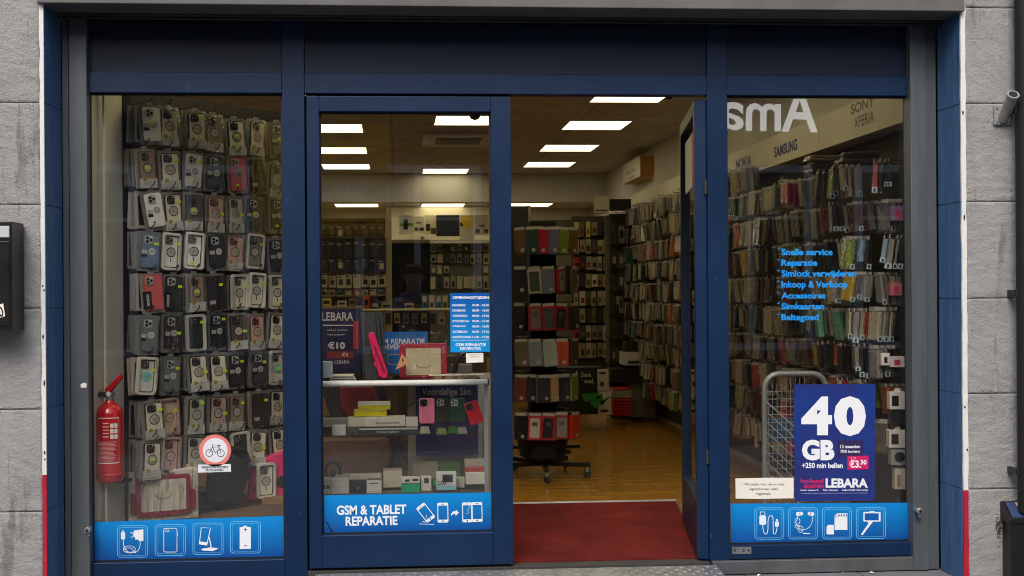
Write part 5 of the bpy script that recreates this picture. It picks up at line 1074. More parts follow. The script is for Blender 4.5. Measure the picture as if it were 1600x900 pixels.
poster('floor_display', 'black cardboard floor display reading Dank wel behind the revolving stand', 868, 574, 942, 648, 5.9, mat('black_card', lin(16, 16, 17), .6), mk, 'display stand', .3)
carton(935, 577, 951, 612, 5.8, .06, (190, 184, 168), 'upper white box with dark arrow beside the black floor display', marks=[(.1, .78, .7, .88, (40, 40, 40)), (.2, .25, .5, .45, (50, 40, 40))])
carton(937, 612.5, 955, 648, 5.8, .1, (206, 200, 184), 'lower white box with dark arrow beside the black floor display', marks=[(.1, .12, .75, .22, (40, 40, 40))])
t = thing('green_leaflet', 'folded green leaflets fanned out in front of the black floor display', 'leaflet', at(930, 628, 5.7)); mb = MB()
for pts in (((908, 616), (935, 614), (938, 622), (914, 628)), ((922, 630), (940, 614), (944, 630), (930, 638)), ((938, 628), (954, 618), (952, 622), (940, 634))): P_ = [at(u, v, 5.7)-Vector(t.location) for u, v in pts]; mb.prism([(p.x, p.z) for p in P_], 0, .01, plain(40, 130, 44))
mb.build('leaflet', t)
t = thing('shopping_basket', 'stack of red baskets on the floor by the grey cabinet', 'baskets', at(972, 650, 6.3)); REDB = plain(176, 30, 30, .5)
for k in range(6): MB().box(-.10, .105, 0, .26, .002+k*.03, .028+k*.03, REDB, c=.006).build('basket', t)
MB().box(-.10, .11, 0, .26, .184, .27, plain(150, 140, 116), c=.01).build('folded_bags', t); MB().box(-.10, .09, .0, .26, .272, .29, REDB, c=.004).build('basket', t)
# ------------------------------------------------------------------ revolving stand in the doorway
xs_, ys_ = WX(846, 2.95), 2.95
t = thing('revolving_stand', 'black revolving stand on castors just inside the doorway', 'display stand', (xs_, ys_, 0))
mb = MB(); mb.tube([(0, 0, .10), (0, 0, 1.93)], .022, BLACKM, 12); mb.build('pole', t)
for k in range(5):
    a_ = R(-20+72*k); mb = MB(); X = Matrix.Rotation(a_, 4, 'Z'); mb.box(.02, .37, -.016, .016, .085, .12, BLACK, X); o = mb.build('leg', t, bevel=.004)
    mb = MB(); c_ = (.345*math.cos(a_), .345*math.sin(a_)); mb.lathe([(.03, -.009), (.034, -.004), (.034, .004), (.03, .009)], DARKMETAL, 16, Matrix.Translation((c_[0], c_[1], .036)) @ Matrix.Rotation(a_+.6, 4, 'Z') @ Matrix.Rotation(R(90), 4, 'X')); mb.box(c_[0]-.012, c_[0]+.012, c_[1]-.018, c_[1]+.018, .05, .084, STEEL); mb.build('castor', o)
TZ = [WZ(850, v, ys_) for v in (358, 418, 474, 528, 582, 640)]
for z in TZ:
    mb = MB(); mb.tube([(.19*math.cos(R(a_)), .19*math.sin(R(a_)), z+.005) for a_ in range(0, 360, 18)], .005, BLACK, 6, closed=True); [mb.tube([(0, 0, z+.005), (.24*math.cos(R(a_)), .24*math.sin(R(a_)), z+.008)], .003, BLACK, 5) for a_ in range(0, 360, 36)]; mb.build('hook_ring', t)
mb = MB(); mb.lathe([(.10, .13), (.17, .16), (.20, .30), (.19, .44), (.12, .47)], BLACKM, 20); mb.build('base_hub', t)
for k in range(5):
    a_ = R(16+72*k); mb = MB(); mb.box(.03, .31, -.014, .014, .205, .232, BLACK, Matrix.Rotation(a_, 4, 'Z')); mb.build('lower_arm', t, bevel=.003)
mb = MB(); mb.box(-.10, .10, -.10, .10, .30, 1.95, mat('stand_core', lin(24, 22, 22), .8)); mb.build('core', t)
TIER = [[('brown', (112, 74, 52)), ('teal', (28, 66, 64)), ('bright red', (190, 26, 36)), ('lilac grey', (108, 106, 128)), ('lime edged', (120, 150, 30)), ('gold brown', (120, 88, 40))],
        [('black', (34, 32, 36)), ('white framed green', (206, 200, 180), (70, 90, 72)), ('lilac', (124, 126, 152)), ('red edged beige', (176, 30, 42), (150, 138, 120)), ('brown', (86, 74, 64))],
        [('black', (24, 24, 26)), ('red framed beige', (170, 30, 40), (132, 122, 100)), ('red framed grey', (176, 30, 40), (84, 82, 80)), ('red framed black', (170, 28, 38), (40, 38, 40)), ('dark grey', (44, 42, 42))],
        [('olive brown', (110, 96, 68)), ('grey blue', (136, 146, 150)), ('pale green', (168, 184, 160)), ('orange', (206, 78, 36)), ('brown', (92, 64, 50))],
        [('reddish brown', (116, 60, 48)), ('dark teal', (40, 58, 60)), ('grey black', (60, 60, 58)), ('gold', (196, 160, 100)), ('violet black', (54, 50, 62)), ('lime', (120, 150, 60))],
        [('black', (30, 28, 30)), ('white boxed', (190, 40, 52), (210, 202, 186)), ('red framed black', (176, 32, 40), (26, 26, 28)), ('red framed silver', (170, 28, 36), (150, 144, 134)), ('orange red', (206, 56, 30))]]
def stand_pack(c, inner, loc, rz, tilt, label):
    t = thing('case_pack', label, 'phone case', loc, rz, 'packs on the revolving stand'); t.rotation_euler = (0, R(tilt), rz); t.scale = (.88, 1, .98)
    mb = MB(); mb.prism(rr(-.058, -.205, .058, -.022, .008, 3), -.008, .008, cpaint(c, .4)); mb.build('case', t); mb = MB(); mb.prism(rr(-.05, -.03, .05, .0, .006, 3), -.0075, -.0065, plain(190, 186, 176)); mb.build('header_card', t)
    if inner: mb = MB(); mb.prism(rr(-.042, -.190, .042, -.04, .008, 3), -.0105, -.0085, cpaint(inner, .3)); mb.prism(rr(-.022, -.10, .022, -.07, .004, 3), -.0116, -.0106, plain(96, 92, 88)); mb.build('case_window', t)
    else: mb = MB(); mb.prism(rr(.004, -.19, .034, -.165, .003, 2), -.0100, -.0090, plain(196, 192, 184)); mb.build('barcode_tag', t)
    mb = MB(); mb.prism(rr(-.062, -.21, .062, -.002, .006, 3), -.018, -.0125, FILM2); mb.build('film', t); return t
for r_, tier in enumerate(TIER):
    n_ = len(tier); rn = random.Random(300+r_)
    for k, it in enumerate(tier):
        x_ = WX(812+(896-812)*k/(n_-1), ys_-.2)-xs_; x_ = max(-.22, min(.25, x_)); yy_ = -math.sqrt(max(.02, .30**2-x_**2))+rn.uniform(-.03, .05); a_ = math.atan2(x_, -yy_)
        stand_pack(it[1], it[2] if len(it) > 2 else None, (xs_+x_, ys_+yy_, TZ[r_]+.003), a_*.8+R(rn.uniform(-26, 26)), rn.uniform(-5, 5), '%s packaged phone case, %s tier from the top of the revolving stand' % (it[0], ORD[r_]))
        for q_ in range(2):
            c = rn.choice([(40, 38, 38), (90, 84, 76), (120, 112, 100), (70, 40, 36)]); me = cached(('stand_stored', c), lambda: MB().prism(rr(-.058, -.205, .058, -.0, .006, 3), -.009, .009, cpaint(c, .35)))
            o = bpy.data.objects.new('stored_case_pack', me); COL.objects.link(o); o.location = (xs_+x_*(.84-.14*q_), ys_+yy_*(.84-.14*q_), TZ[r_]); o.rotation_euler = (0, 0, a_+R(rn.uniform(-20, 20))); tag(o, 'packaged phone cases hanging behind the front packs, %s tier of the revolving stand' % ORD[r_], 'phone case', 'stored packs in the %s tier of the revolving stand' % ORD[r_])

# ------------------------------------------------------------------ RIGHT WALL: rows of wallet cases on long hooks
tag(MB().box(2.925, 2.948, .10, 9.6, .05, 2.32, mat('right_pegboard', lin(66, 60, 48), .75, var=.1)).build('peg_panel', loc=(2.94, 4.8, .05)), 'brown peg panel behind the wallet cases along the right wall', 'display panel')
WCOL = [('beige', (176, 162, 132)), ('cream', (196, 184, 154)), ('grey', (122, 118, 108)), ('dark grey', (66, 64, 62)), ('black', (28, 27, 28)), ('brown', (96, 72, 54)), ('taupe', (140, 126, 104)), ('silver', (160, 158, 150)),
        ('burgundy', (92, 34, 40)), ('red', (186, 34, 40)), ('lime green', (134, 168, 30)), ('pink', (206, 50, 100)), ('teal', (46, 104, 96)), ('yellow', (206, 168, 30)), ('orange', (200, 100, 50)), ('navy', (34, 42, 66)), ('salmon red', (206, 84, 88)), ('light blue', (140, 178, 200)), ('mint green', (110, 176, 140))]
WTS = [9, 10, 8, 6, 8, 5, 8, 9, 2.2, 2, 1.6, 1.0, 1.6, .9, .9, 1.6]
def wallet_geo(mb, c, th, film=True, X=None, tagc=None):
    mb.box(-th/2, th/2, -.045, .045, -.172, -.012, cpaint(c, .38), X, c=.004)
    mb.box(-th/2-.001, -th/2+.004, -.046, .046, -.010, .012, plain(176, 172, 160), X)
    if film: mb.box(-th/2-.004, th/2+.004, -.052, .052, -.182, -.004, FILM3, X, c=.004)
    if tagc: mb.box(-th/2-.0025, th/2+.0025, -.0545, -.0525, -.180, -.150, plain(*tagc), X); mb.box(-.006, .006, -.0555, -.0546, -.176, -.156, plain(34, 50, 60), X)
def wallet_mesh(ci, ti, tg):
    th = (.016, .024, .033)[ti]
    def f(): mb = MB(); wallet_geo(mb, WCOL[ci][1], th, True, None, (176, 196, 200) if tg else None); return mb
    return cached(('wallet', ci, ti, tg), f), th
ROWZ = [2.33-.2075*k for k in range(10)]       # hook heights, top row only further back
rest = MB(); rest_n = 0
hooks = MB(); n_ind = 0
FIXED = {(0, 1): [16, 4, 15, 4], (2, 1): [10, 7, 1, 1], (1, 3): [10, 4, 17, 4], (0, 3): [17, 7, 7, 4], (3, 2): [9, 2, 9, 5], (2, 5): [18, 12, 12, 4], (3, 5): [18, 2, 1, 1], (4, 6): [13, 4, 4, 4], (2, 6): [4, 4, 5, 8], (7, 6): [11, 0, 11, 2], (6, 4): [11, 10, 1, 0], (5, 3): [10, 1, 14, 9], (0, 5): [1, 7, 1, 4], (0, 2): [2, 7, 7, 2], (0, 4): [7, 2, 1, 7], (3, 4): [13, 0, 1, 2]}
for p in range(44):
    y = .42+.20*p
    for r_ in range(10):
        rn = random.Random(p*100+r_*7+1)
        if r_ == 0 and p < 11: continue
        if r_ == 9 and p < 2: continue
        if p > 32 and y > 7.0 and r_ > 8: continue
        near = y < 2.0
        x = 2.60+rn.uniform(-.02, .05)+(.03 if r_ > 6 else 0)+(.10 if p == 0 else 0); x_start = x; k = 0
        z = ROWZ[r_]+rn.uniform(-.008, .008); yy_ = y+rn.uniform(-.02, .02)
        lean = rn.uniform(-8, 8); twist = rn.uniform(-24, 24)
        hooks_x = x-.03
        lim = (4 if near else 3)
        while x < 2.89 and k < lim:
            ci = rn.choices(range(16), WTS)[0]
            if rn.random() < .55 and k: ci = prev
            if (p, r_) in FIXED and k < len(FIXED[(p, r_)]): ci = FIXED[(p, r_)][k]
            prev = ci; ti = rn.choice([0, 1, 1, 2]); th = (.016, .024, .033)[ti]; x += th/2+.002
            tilt = lean+rn.uniform(-3, 3); X = Matrix.Translation((x, yy_, z-.0)) @ Matrix.Rotation(R(tilt), 4, 'Y') @ Matrix.Rotation(R(twist+rn.uniform(-7, 7)), 4, 'Z') @ Matrix.Diagonal((1, rn.uniform(.85, 1.08), rn.choice([.8, .9, .95, 1, 1, 1.04]), 1))
            if near and n_ind < 296:
                me, th = wallet_mesh(ci, ti, y < .95 and rn.random() < .5); o = bpy.data.objects.new('wallet_case_pack', me); COL.objects.link(o); o.matrix_world = X; n_ind += 1
                lab = '%s wallet case in clear wrap, %s row of hooks on the right wall' % (WCOL[ci][0], ORD[r_-1]); tag(o, lab, 'wallet case', '%s wallet cases in the %s row of the right wall' % (WCOL[ci][0], ORD[r_-1]))
            else: wallet_geo(rest, WCOL[ci][1], th, y < 4.2 or k == 0, X)
            x += th/2+rn.uniform(.002, .007); k += 1
        hooks.tube([(2.925, yy_, z+.008), (x_start-.02, yy_, z+.006), (x_start-.03, yy_, z+.018), (x_start-.022, yy_, z+.024)], .0025, DARKMETAL, 5)
rest.build('wallet_cases'); o = bpy.data.objects['wallet_cases']; tag(o, 'dense rows of wrapped wallet cases deeper along the right wall', 'wallet cases', kind='stuff')
o = hooks.build('peg_hooks'); tag(o, 'long dark wire hooks along the whole right wall', 'hooks', kind='stuff')
for (u, v, yy_, n_, lab) in ((1270, 283, 1.25, 6, 'pile of flat wrapped phone cases lying on the top hooks at mid wall'), (1345, 274, .72, 4, 'lower pile of flat wrapped phone cases on the top hooks by the window'), (1225, 290, 1.75, 2, 'two flat wrapped phone cases lying furthest back on the top hooks')):
    q = W(u, v, yy_); t = thing('case_pile', lab, 'phone cases', (2.72, yy_, 2.135))
    for k in range(n_):
        rn = random.Random(k+int(u)); mb = MB(); X = Matrix.Translation((rn.uniform(-.02, .02), rn.uniform(-.02, .02), .012+.021*k)) @ Matrix.Rotation(R(rn.uniform(-14, 14)), 4, 'Z') @ Matrix.Rotation(R(rn.uniform(-2, 2)), 4, 'Y')
        mb.box(-.10, .10, -.052, .052, -.007, .007, cpaint(rn.choice([(150, 146, 134), (96, 92, 86), (176, 170, 152), (60, 58, 56)])), X, c=.003); mb.box(-.104, .104, -.056, .056, -.009, .009, FILM, X); mb.build('case_pack', t)
# white earphone boxes at the near end of the right wall
for k, (u0, v0, u1, v1, c, lab) in enumerate(((1391, 612, 1417, 640, (226, 222, 214), 'white earphone box with dark window, topmost at the end of the right window'), (1393, 641, 1417, 663, (40, 40, 42), 'black earphone box under the topmost white earphone box'),
        (1390, 672, 1418, 700, (228, 224, 216), 'white earphone box with dark window above the speaker box'), (1393, 701, 1418, 727, (168, 164, 156), 'grey speaker box with round black speaker'), (1399, 732, 1418, 765, (222, 214, 198), 'white earphone box with beige window, lowest at the end of the right window'),
        (1378, 552, 1390, 571, (232, 228, 224), 'small white pouch with dark emblem hanging above the earphone boxes'), (1391, 557, 1413, 574, (228, 214, 216), 'small white pouch with pink emblem hanging above the earphone boxes'), (1392, 442, 1409, 462, (188, 110, 120), 'pink charm pack hanging in the upper right window'), (1393, 322, 1413, 345, (140, 110, 150), 'purple ring holder pack hanging at the right edge of the window'))):
    yy_ = .26+.01*k
    t = carton(u0, v0, u1, v1, yy_, .06, c, lab, 'box', 'earphone_box' if k < 5 else 'charm_pack', marks=[(.12, .2, .5, .78, (34, 36, 38))] if k in (0, 2) else [(.15, .15, .42, .7, (170, 140, 100))] if k == 4 else [(.3, .2, .7, .7, (60, 40, 44) if k == 5 else (196, 60, 90))] if k > 4 else (), rz=-8, rough=.35)
    if k == 3: mb = MB(); mb.prism(disc(0, .045, .028, 20), -.004, -.0015, BLACK); mb.build('speaker_cone', t)
    if k in (0, 2, 4): mb = MB(); mb.prism([(-.02, .092 if k != 4 else .11), (.02, .092 if k != 4 else .11), (.012, .115 if k != 4 else .135), (-.012, .115 if k != 4 else .135)], .02, .024, WHITE); mb.build('hang_tab', t)
# wire dump basket
yw = .62; t = thing('wire_basket', 'grey tube framed wire dump basket standing behind the 40 GB poster', 'wire basket', (WX(1240, yw), yw, 0)); WIRE = mat('grey_wire', lin(150, 152, 150), .4, .4)
x0, x1 = WX(1195, yw, 680), WX(1291, yw, 680); zt2 = WZ(1240, 584, yw); r_ = .085
arch = [(x0, yw, .0), (x0, yw, zt2-r_)]+[(x0+r_-r_*math.cos(R(a_)), yw, zt2-r_+r_*math.sin(R(a_))) for a_ in range(15, 90, 15)]+[(x0+r_, yw, zt2), (x1-r_, yw, zt2)]+[(x1-r_+r_*math.sin(R(a_)), yw, zt2-r_+r_*math.cos(R(a_))) for a_ in range(15, 90, 15)]+[(x1, yw, zt2-r_), (x1, yw, 0)]
mb = MB(); mb.tube(arch, .0165, WIRE, 12); put_in(t, mb, 'tube_frame')
mb = MB()
for k in range(13):
    x = x0+.02+(x1-x0-.04)*k/12; mb.tube([(x, yw, .2), (x, yw, zt2-(.02 if .25 < k/12 < .75 else .06))], .0022, WIRE, 5)
for k in range(14): z = .25+(zt2-.35)*k/13; mb.tube([(x0, yw, z), (x1, yw, z)], .0022, WIRE, 5)
put_in(t, mb, 'back_grid')
mb = MB()
for k in range(8):
    z = zt2-.15-.058*k; mb.tube([(x0, yw-.005, z), (x0+.17, yw-.24, z-.20), (x1-.05, yw-.24, z-.20), (x1, yw-.005, z)], .004 if k == 0 else .0026, WIRE, 6)
for k in range(9): x = x0+.17+(x1-x0-.22)*k/8; mb.tube([(x, yw-.24, zt2-.35), (x, yw-.24, .2)], .0022, WIRE, 5)
for k in range(5): f_ = (k+.5)/5; mb.tube([(x0+.17*f_, yw-.235*f_, zt2-.15-.2*f_), (x0+.17*f_, yw-.235*f_, .2)], .0022, WIRE, 5)
put_in(t, mb, 'wire_basket_front')
carton(1204, 655, 1245, 690, .70, .1, (46, 84, 116), 'dark blue carton lying behind the wire dump basket', rz=12)

# ------------------------------------------------------------------ STICKERS AND POSTERS ON THE GLASS
def grad_mat(name, top, bot):
    m = bpy.data.materials.new(name); m.use_nodes = True; n = m.node_tree.nodes; L = m.node_tree.links; p = n['Principled BSDF']
    tc = n.new('ShaderNodeTexCoord'); sp = n.new('ShaderNodeSeparateXYZ'); L.new(tc.outputs['Generated'], sp.inputs[0]); cr = n.new('ShaderNodeValToRGB')
    cr.color_ramp.elements[0].position = .08; cr.color_ramp.elements[0].color = bot; cr.color_ramp.elements[1].position = .95; cr.color_ramp.elements[1].color = top
    L.new(sp.outputs[2], cr.inputs[0]); L.new(cr.outputs[0], p.inputs['Base Color']); p.inputs['Roughness'].default_value = .35; return m
BAN = grad_mat('blue_gradient_print', lin(0, 138, 216), lin(0, 78, 158))
YS = GY-.0016
px = pixel_plane(YS-.0008)
def sticker(name, label, cat, corners, m, rootpx=None):
    P_ = [W(u, v, YS) for u, v in corners]; c = sum(P_, Vector())/len(P_); loc = Vector((c.x, YS, min(p.z for p in P_)))
    t = thing(name, label, cat, loc); mb = MB(); mb.prism([(p.x-loc.x, p.z-loc.z) for p in P_], -.0005, .0008, m); mb.build('backing', t); return t
def ink(t, fn, name='lettering'):
    mb = MB(); fn(mb); mb.v = [p-Vector(t.location) for p in mb.v]; return mb.build(name, t)
WP = WPRINT; LB_ = plain(120, 206, 250, .4); DBL = plain(0, 92, 176, .4)
def icon_frame(mb, x0, y0, x1, y1): px.rrect(mb, x0, y0, x1, y1, 6, LB_, 1, .8); px.rrect(mb, x0+3, y0+3, x1-3, y1-3, 4.5, LB_, 1, .5)
# left banner
LBN = [(145.5, 816), (444.5, 806), (444.5, 871.5), (146, 879)]
t = sticker('window_banner', 'blue window banner with charger, phone cover, phone stand and battery icons', 'window sticker', LBN, BAN)
def ic(mb):
    icon_frame(mb, 183, 821, 231, 871); px.rrect(mb, 189, 831, 195.5, 843, 2, WP, 2); px.poly(mb, [(191, 829), (193.5, 829), (193.5, 831), (191, 831)], WP, 2)
    px.poly(mb, [(209, 829), (224, 827), (224, 845), (218, 846), (216, 843), (211, 843), (211, 839), (208, 839), (208, 833), (209, 833)], WP, 2)
    px.poly(mb, [(203, 832), (208, 832), (208, 833.2), (203, 833.2)], WP, 2); px.poly(mb, [(204, 838.5), (208, 838.5), (208, 839.7), (204, 839.7)], WP, 2)
    px.stroke(mb, bez((192.5, 843), (192, 862), (205, 868), (212, 861), n=14), 1, WP, 2); px.stroke(mb, disc(202, 858, 9.5, 22, 5), .8, WP, 2, True); px.stroke(mb, disc(201, 860, 7, 22, 4), .7, WP, 2, True); px.stroke(mb, bez((210, 864), (220, 860), (219, 850), (219, 846)), 1, WP, 2)
ink(t, ic, 'charger_icon')
def ic(mb):
    icon_frame(mb, 242, 819, 290, 868.5); px.rrect(mb, 255.5, 825, 277, 863, 3, WP, 2, .9); px.rrect(mb, 257.5, 827.5, 264.5, 831, 1.6, WP, 2, .7); px.poly(mb, [(276, 833), (277.8, 833), (277.8, 838), (276, 838)], WP, 2)
ink(t, ic, 'cover_icon')
def ic(mb):
    icon_frame(mb, 301, 817, 349, 867); px.stroke(mb, [(314.5, 824.5), (329, 825), (323, 852), (311.5, 850)], 1.3, WP, 2, True); px.poly(mb, [(312.5, 846), (324, 847.5), (323, 852.5), (311, 850.5)], WP, 2); px.stroke(mb, [(327, 839), (330, 857)], 1.6, WP, 2); px.poly(mb, [(315, 857.5), (328, 855.5), (342, 856.5), (333, 861), (315, 860)], WP, 2)
ink(t, ic, 'stand_icon')
def ic(mb):
    icon_frame(mb, 359.5, 814.5, 407.5, 864.5); px.poly(mb, [(374.5, 824), (380, 823.5), (380, 821.5), (386, 821.5), (386, 823.5), (392, 823.5), (392, 857.5), (374.5, 858)], WP, 2)
    px.poly(mb, [(381, 826.8), (386, 826.8), (386, 828), (381, 828)], DBL, 3); px.poly(mb, [(382.9, 825), (384.1, 825), (384.1, 830), (382.9, 830)], DBL, 3); px.poly(mb, [(381, 852), (386, 852), (386, 853.2), (381, 853.2)], DBL, 3)
ink(t, ic, 'battery_icon')
# middle banner
t = sticker('window_banner', 'blue door banner reading GSM & TABLET REPARATIE with breaking phone icons', 'window sticker', [(505, 774), (770, 769.5), (770, 832), (505.5, 837.5)], BAN)
ink(t, lambda mb: (px.text(mb, 'GSM & TABLET', 526, 789, 635, 804, WP, 1, .03, R(-1)), px.text(mb, 'REPARATIE', 540, 806.5, 621, 821, WP, 1, .03, R(-1))))
def phone(mb, cx_, cy_, w_, h_, rot=0, l=1, crack=False):
    ca, sa = math.cos(R(rot)), math.sin(R(rot)); T = lambda pts: [(cx_+u*ca-v*sa, cy_+u*sa+v*ca) for u, v in pts]
    n = 0; o = T(rr(-w_/2, -h_/2, w_/2, h_/2, 2.2)); i_ = T(rr(-w_/2+1.3, -h_/2+4.5, w_/2-1.3, h_/2-4.5, .3)); px.ring(mb, o, i_, WP, l); px.poly(mb, T(disc(0, h_/2-2.3, 1.3, 10)), DBL, l+1); px.poly(mb, T([(-2.5, -h_/2+2), (2.5, -h_/2+2), (2.5, -h_/2+2.7), (-2.5, -h_/2+2.7)]), DBL, l+1)
    if crack: px.stroke(mb, T([(2, -h_/2+4), (5, -h_/2+9), (0, -h_/2+12), (3, -h_/2+16), (-2, -h_/2+18)]), .6, WP, l+1)
ink(t, lambda mb: (phone(mb, 665, 801, 16, 29, -38), px.stroke(mb, [(655, 818.5), (678, 819.5)], .8, WP, 1), px.stroke(mb, [(660, 815), (668, 816)], 1, WP, 1), px.stroke(mb, [(667, 812), (666, 804)], .5, WP, 1), px.stroke(mb, [(669, 812), (676, 808)], .5, WP, 1)), 'falling_phone_icon')
ink(t, lambda mb: phone(mb, 692, 801, 17, 31, -1), 'phone_icon')
ink(t, lambda mb: px.poly(mb, [(705, 803), (708, 799), (712, 799), (712, 796), (717, 801), (712, 806), (711.5, 803), (708, 803), (705, 806)], WP, 1), 'arrow_icon')
ink(t, lambda mb: (phone(mb, 730, 800.5, 15.5, 31, -1, 1, True), phone(mb, 745.5, 800, 16.5, 31, -1, 3)), 'repaired_phone_icon')
ink(t, lambda mb: px.poly(mb, [(509, 815), (511.5, 815), (522, 834), (519.5, 835)], BLACKM, 1), 'tear_mark')
# right banner
t = sticker('window_banner', 'blue window banner with cable, earphones, memory card and selfie stick icons', 'window sticker', [(1141.5, 787), (1419.5, 785.5), (1420.5, 848), (1142, 849)], BAN)
def ic(mb):
    icon_frame(mb, 1179, 793, 1225, 843); px.rrect(mb, 1187.5, 799.5, 1195.5, 806, .8, WP, 1, .8); px.rrect(mb, 1186.5, 806, 1197, 820, 2, WP, 1); px.stroke(mb, [(1192, 820)]+bez((1192, 822), (1192, 838), (1200, 838), (1200, 826))+bez((1200, 820), (1199, 802), (1208, 802), (1208, 812))+bez((1208, 826), (1207, 838), (1214, 838), (1214, 822)), 1, WP, 1); px.rrect(mb, 1211, 815, 1217, 823, 1.5, WP, 1); px.poly(mb, [(1212.5, 811), (1215.5, 811), (1215.5, 814.5), (1212.5, 814.5)], WP, 1)
ink(t, ic, 'cable_icon')
def ic(mb):
    icon_frame(mb, 1231.5, 793, 1278, 842.5); px.rrect(mb, 1244, 800, 1251, 806, 2, WP, 1); px.poly(mb, disc(1252, 802.5, 3, 12), WP, 1); px.rrect(mb, 1265, 800, 1272, 806, 2, WP, 1); px.poly(mb, disc(1265, 802.5, 3, 12), WP, 1)
    px.stroke(mb, [(1246, 806)]+bez((1246, 812), (1238, 818), (1250, 824), (1253, 830)), .9, WP, 1); px.stroke(mb, bez((1270, 806), (1270, 832), (1254, 832), (1240, 828), (1234, 816), (1252, 822), n=18), .7, WP, 1); px.stroke(mb, disc(1246, 814, 4, 14, 5), .7, WP, 1, True); px.stroke(mb, disc(1251, 827, 4, 14, 5), .7, WP, 1, True); px.poly(mb, [(1255, 832.5), (1266, 833), (1266, 834.5), (1255, 834)], WP, 1)
ink(t, ic, 'earphone_icon')
def ic(mb):
    icon_frame(mb, 1284.5, 793, 1331, 842.5); px.poly(mb, [(1304, 828), (1304, 806.5), (1308, 802), (1324, 802), (1324, 828)], WP, 1); px.poly(mb, [(1291.5, 835), (1291.5, 823), (1294, 820), (1303, 820), (1303, 835)], WP, 1); [px.poly(mb, [(1309+2.6*k, 803.5), (1310.3+2.6*k, 803.5), (1310.3+2.6*k, 807), (1309+2.6*k, 807)], DBL, 2) for k in range(6)]; px.poly(mb, [(1305.5, 806.5), (1307, 805), (1307, 808), (1305.5, 809.5)], DBL, 2)
ink(t, ic, 'memory_card_icon')
def ic(mb):
    icon_frame(mb, 1337.5, 792.5, 1384, 842); px.rrect(mb, 1349, 800, 1376, 815, 1.5, WP, 1); px.rrect(mb, 1351, 802, 1373, 813, .5, DBL, 2); px.rrect(mb, 1358, 798.7, 1367, 801, 1, WP, 1); px.poly(mb, [(1356, 815), (1364, 815), (1361, 819), (1347.5, 836.5), (1345, 835), (1357, 818)], WP, 1)
ink(t, ic, 'selfie_stick_icon')
# bicycle sign
C0 = (336, 705)
t = sticker('prohibition_sticker', 'round white sticker with pink border and bicycle drawing on the left window', 'window sticker', disc(336, 704, 25, 40), mat('faded_pink_print', lin(228, 128, 122), .5))
ink(t, lambda mb: px.poly(mb, disc(336.3, 703.5, 19.3, 40), plain(226, 230, 238), 1), 'white_disc')
def bike(mb):
    for u, v in ((327, 708), (345, 708)): px.stroke(mb, disc(u, v, 5.4, 22), 1.0, BLKPRINT, 2, True)
    px.stroke(mb, [(327, 708), (332, 698.5), (343, 698.5), (336.5, 708), (345, 708), (342, 697)], 1, BLKPRINT, 2); px.stroke(mb, [(332, 698.5), (336.5, 708)], 1, BLKPRINT, 2); px.stroke(mb, [(332.5, 698.5), (331.5, 695), (334.5, 695)], 1.1, BLKPRINT, 2); px.stroke(mb, [(339.5, 696.3), (344.5, 696.3)], 1.6, BLKPRINT, 2)
ink(t, bike, 'bicycle_drawing')
t = sticker('notice_sticker', 'small white sticker reading VERBODEN FIETSEN TE PLAATSEN under the bicycle sign', 'window sticker', [(309.5, 726), (360.5, 725), (361, 737), (309.5, 738.5)], plain(226, 230, 236))
ink(t, lambda mb: (px.text(mb, 'VERBODEN FIETSEN', 314, 728.3, 356, 731.7, BLKPRINT, 1, .03, R(-.8)), px.text(mb, 'TE PLAATSEN', 321, 733, 349, 736.2, BLKPRINT, 1, .03, R(-.8))))
# opening hours
t = sticker('opening_hours', 'blue sticker listing the OPENINGSTIJDEN on the closed door leaf', 'window sticker', [(703, 458), (768, 457.5), (768, 549.5), (704, 550.5)], grad_mat('hours_print', lin(0, 84, 176), lin(0, 140, 214)) if False else grad_mat('hours_print', lin(0, 86, 172), lin(0, 146, 220)))
def hrs(mb):
    for k, (a_, b_) in enumerate((('MAANDAG', '10.00 - 18.00'), ('DINSDAG', '09.00 - 18.00'), ('WOENSDAG', '09.00 - 18.00'), ('DONDERDAG', '09.00 - 21.00'), ('VRIJDAG', '09.00 - 18.00'), ('ZATERDAG', '10.00 - 17.30'), ('KOOPZONDAG', '11.00 - 17.00'))):
        v = 475+8.3*k; px.text(mb, a_, 707, v, 707+2.9*len(a_), v+3.6, WP, 1, .02); px.text(mb, b_, 738, v, 764, v+3.6, WP, 1, .02)
ink(t, hrs, 'hours_table'); ink(t, lambda mb: px.text(mb, 'OPENINGSTIJDEN', 707, 462.8, 764, 468.3, WP, 1, .035), 'heading')
ink(t, lambda mb: (px.poly(mb, [(707, 531.6), (764, 531), (764, 531.6), (707, 532.2)], WP, 1), px.text(mb, 'GSM REPARATIE', 712, 536, 759, 541, WP, 1, .02), px.text(mb, 'DEVENTER', 719, 542.5, 752, 547, WP, 1, .02)), 'shop_line')
t = sticker('notice_sticker', 'small white paper notice below the opening hours sticker', 'window sticker', [(728, 552), (755, 551.5), (755.5, 566), (728.5, 567)], PAPER)
ink(t, lambda mb: (px.text(mb, 'Dinsdag gesloten', 731, 553.3, 752, 555.3, plain(90, 110, 130), 1), px.text(mb, 'vakantie', 734, 556.3, 749, 558.3, plain(90, 110, 130), 1)))
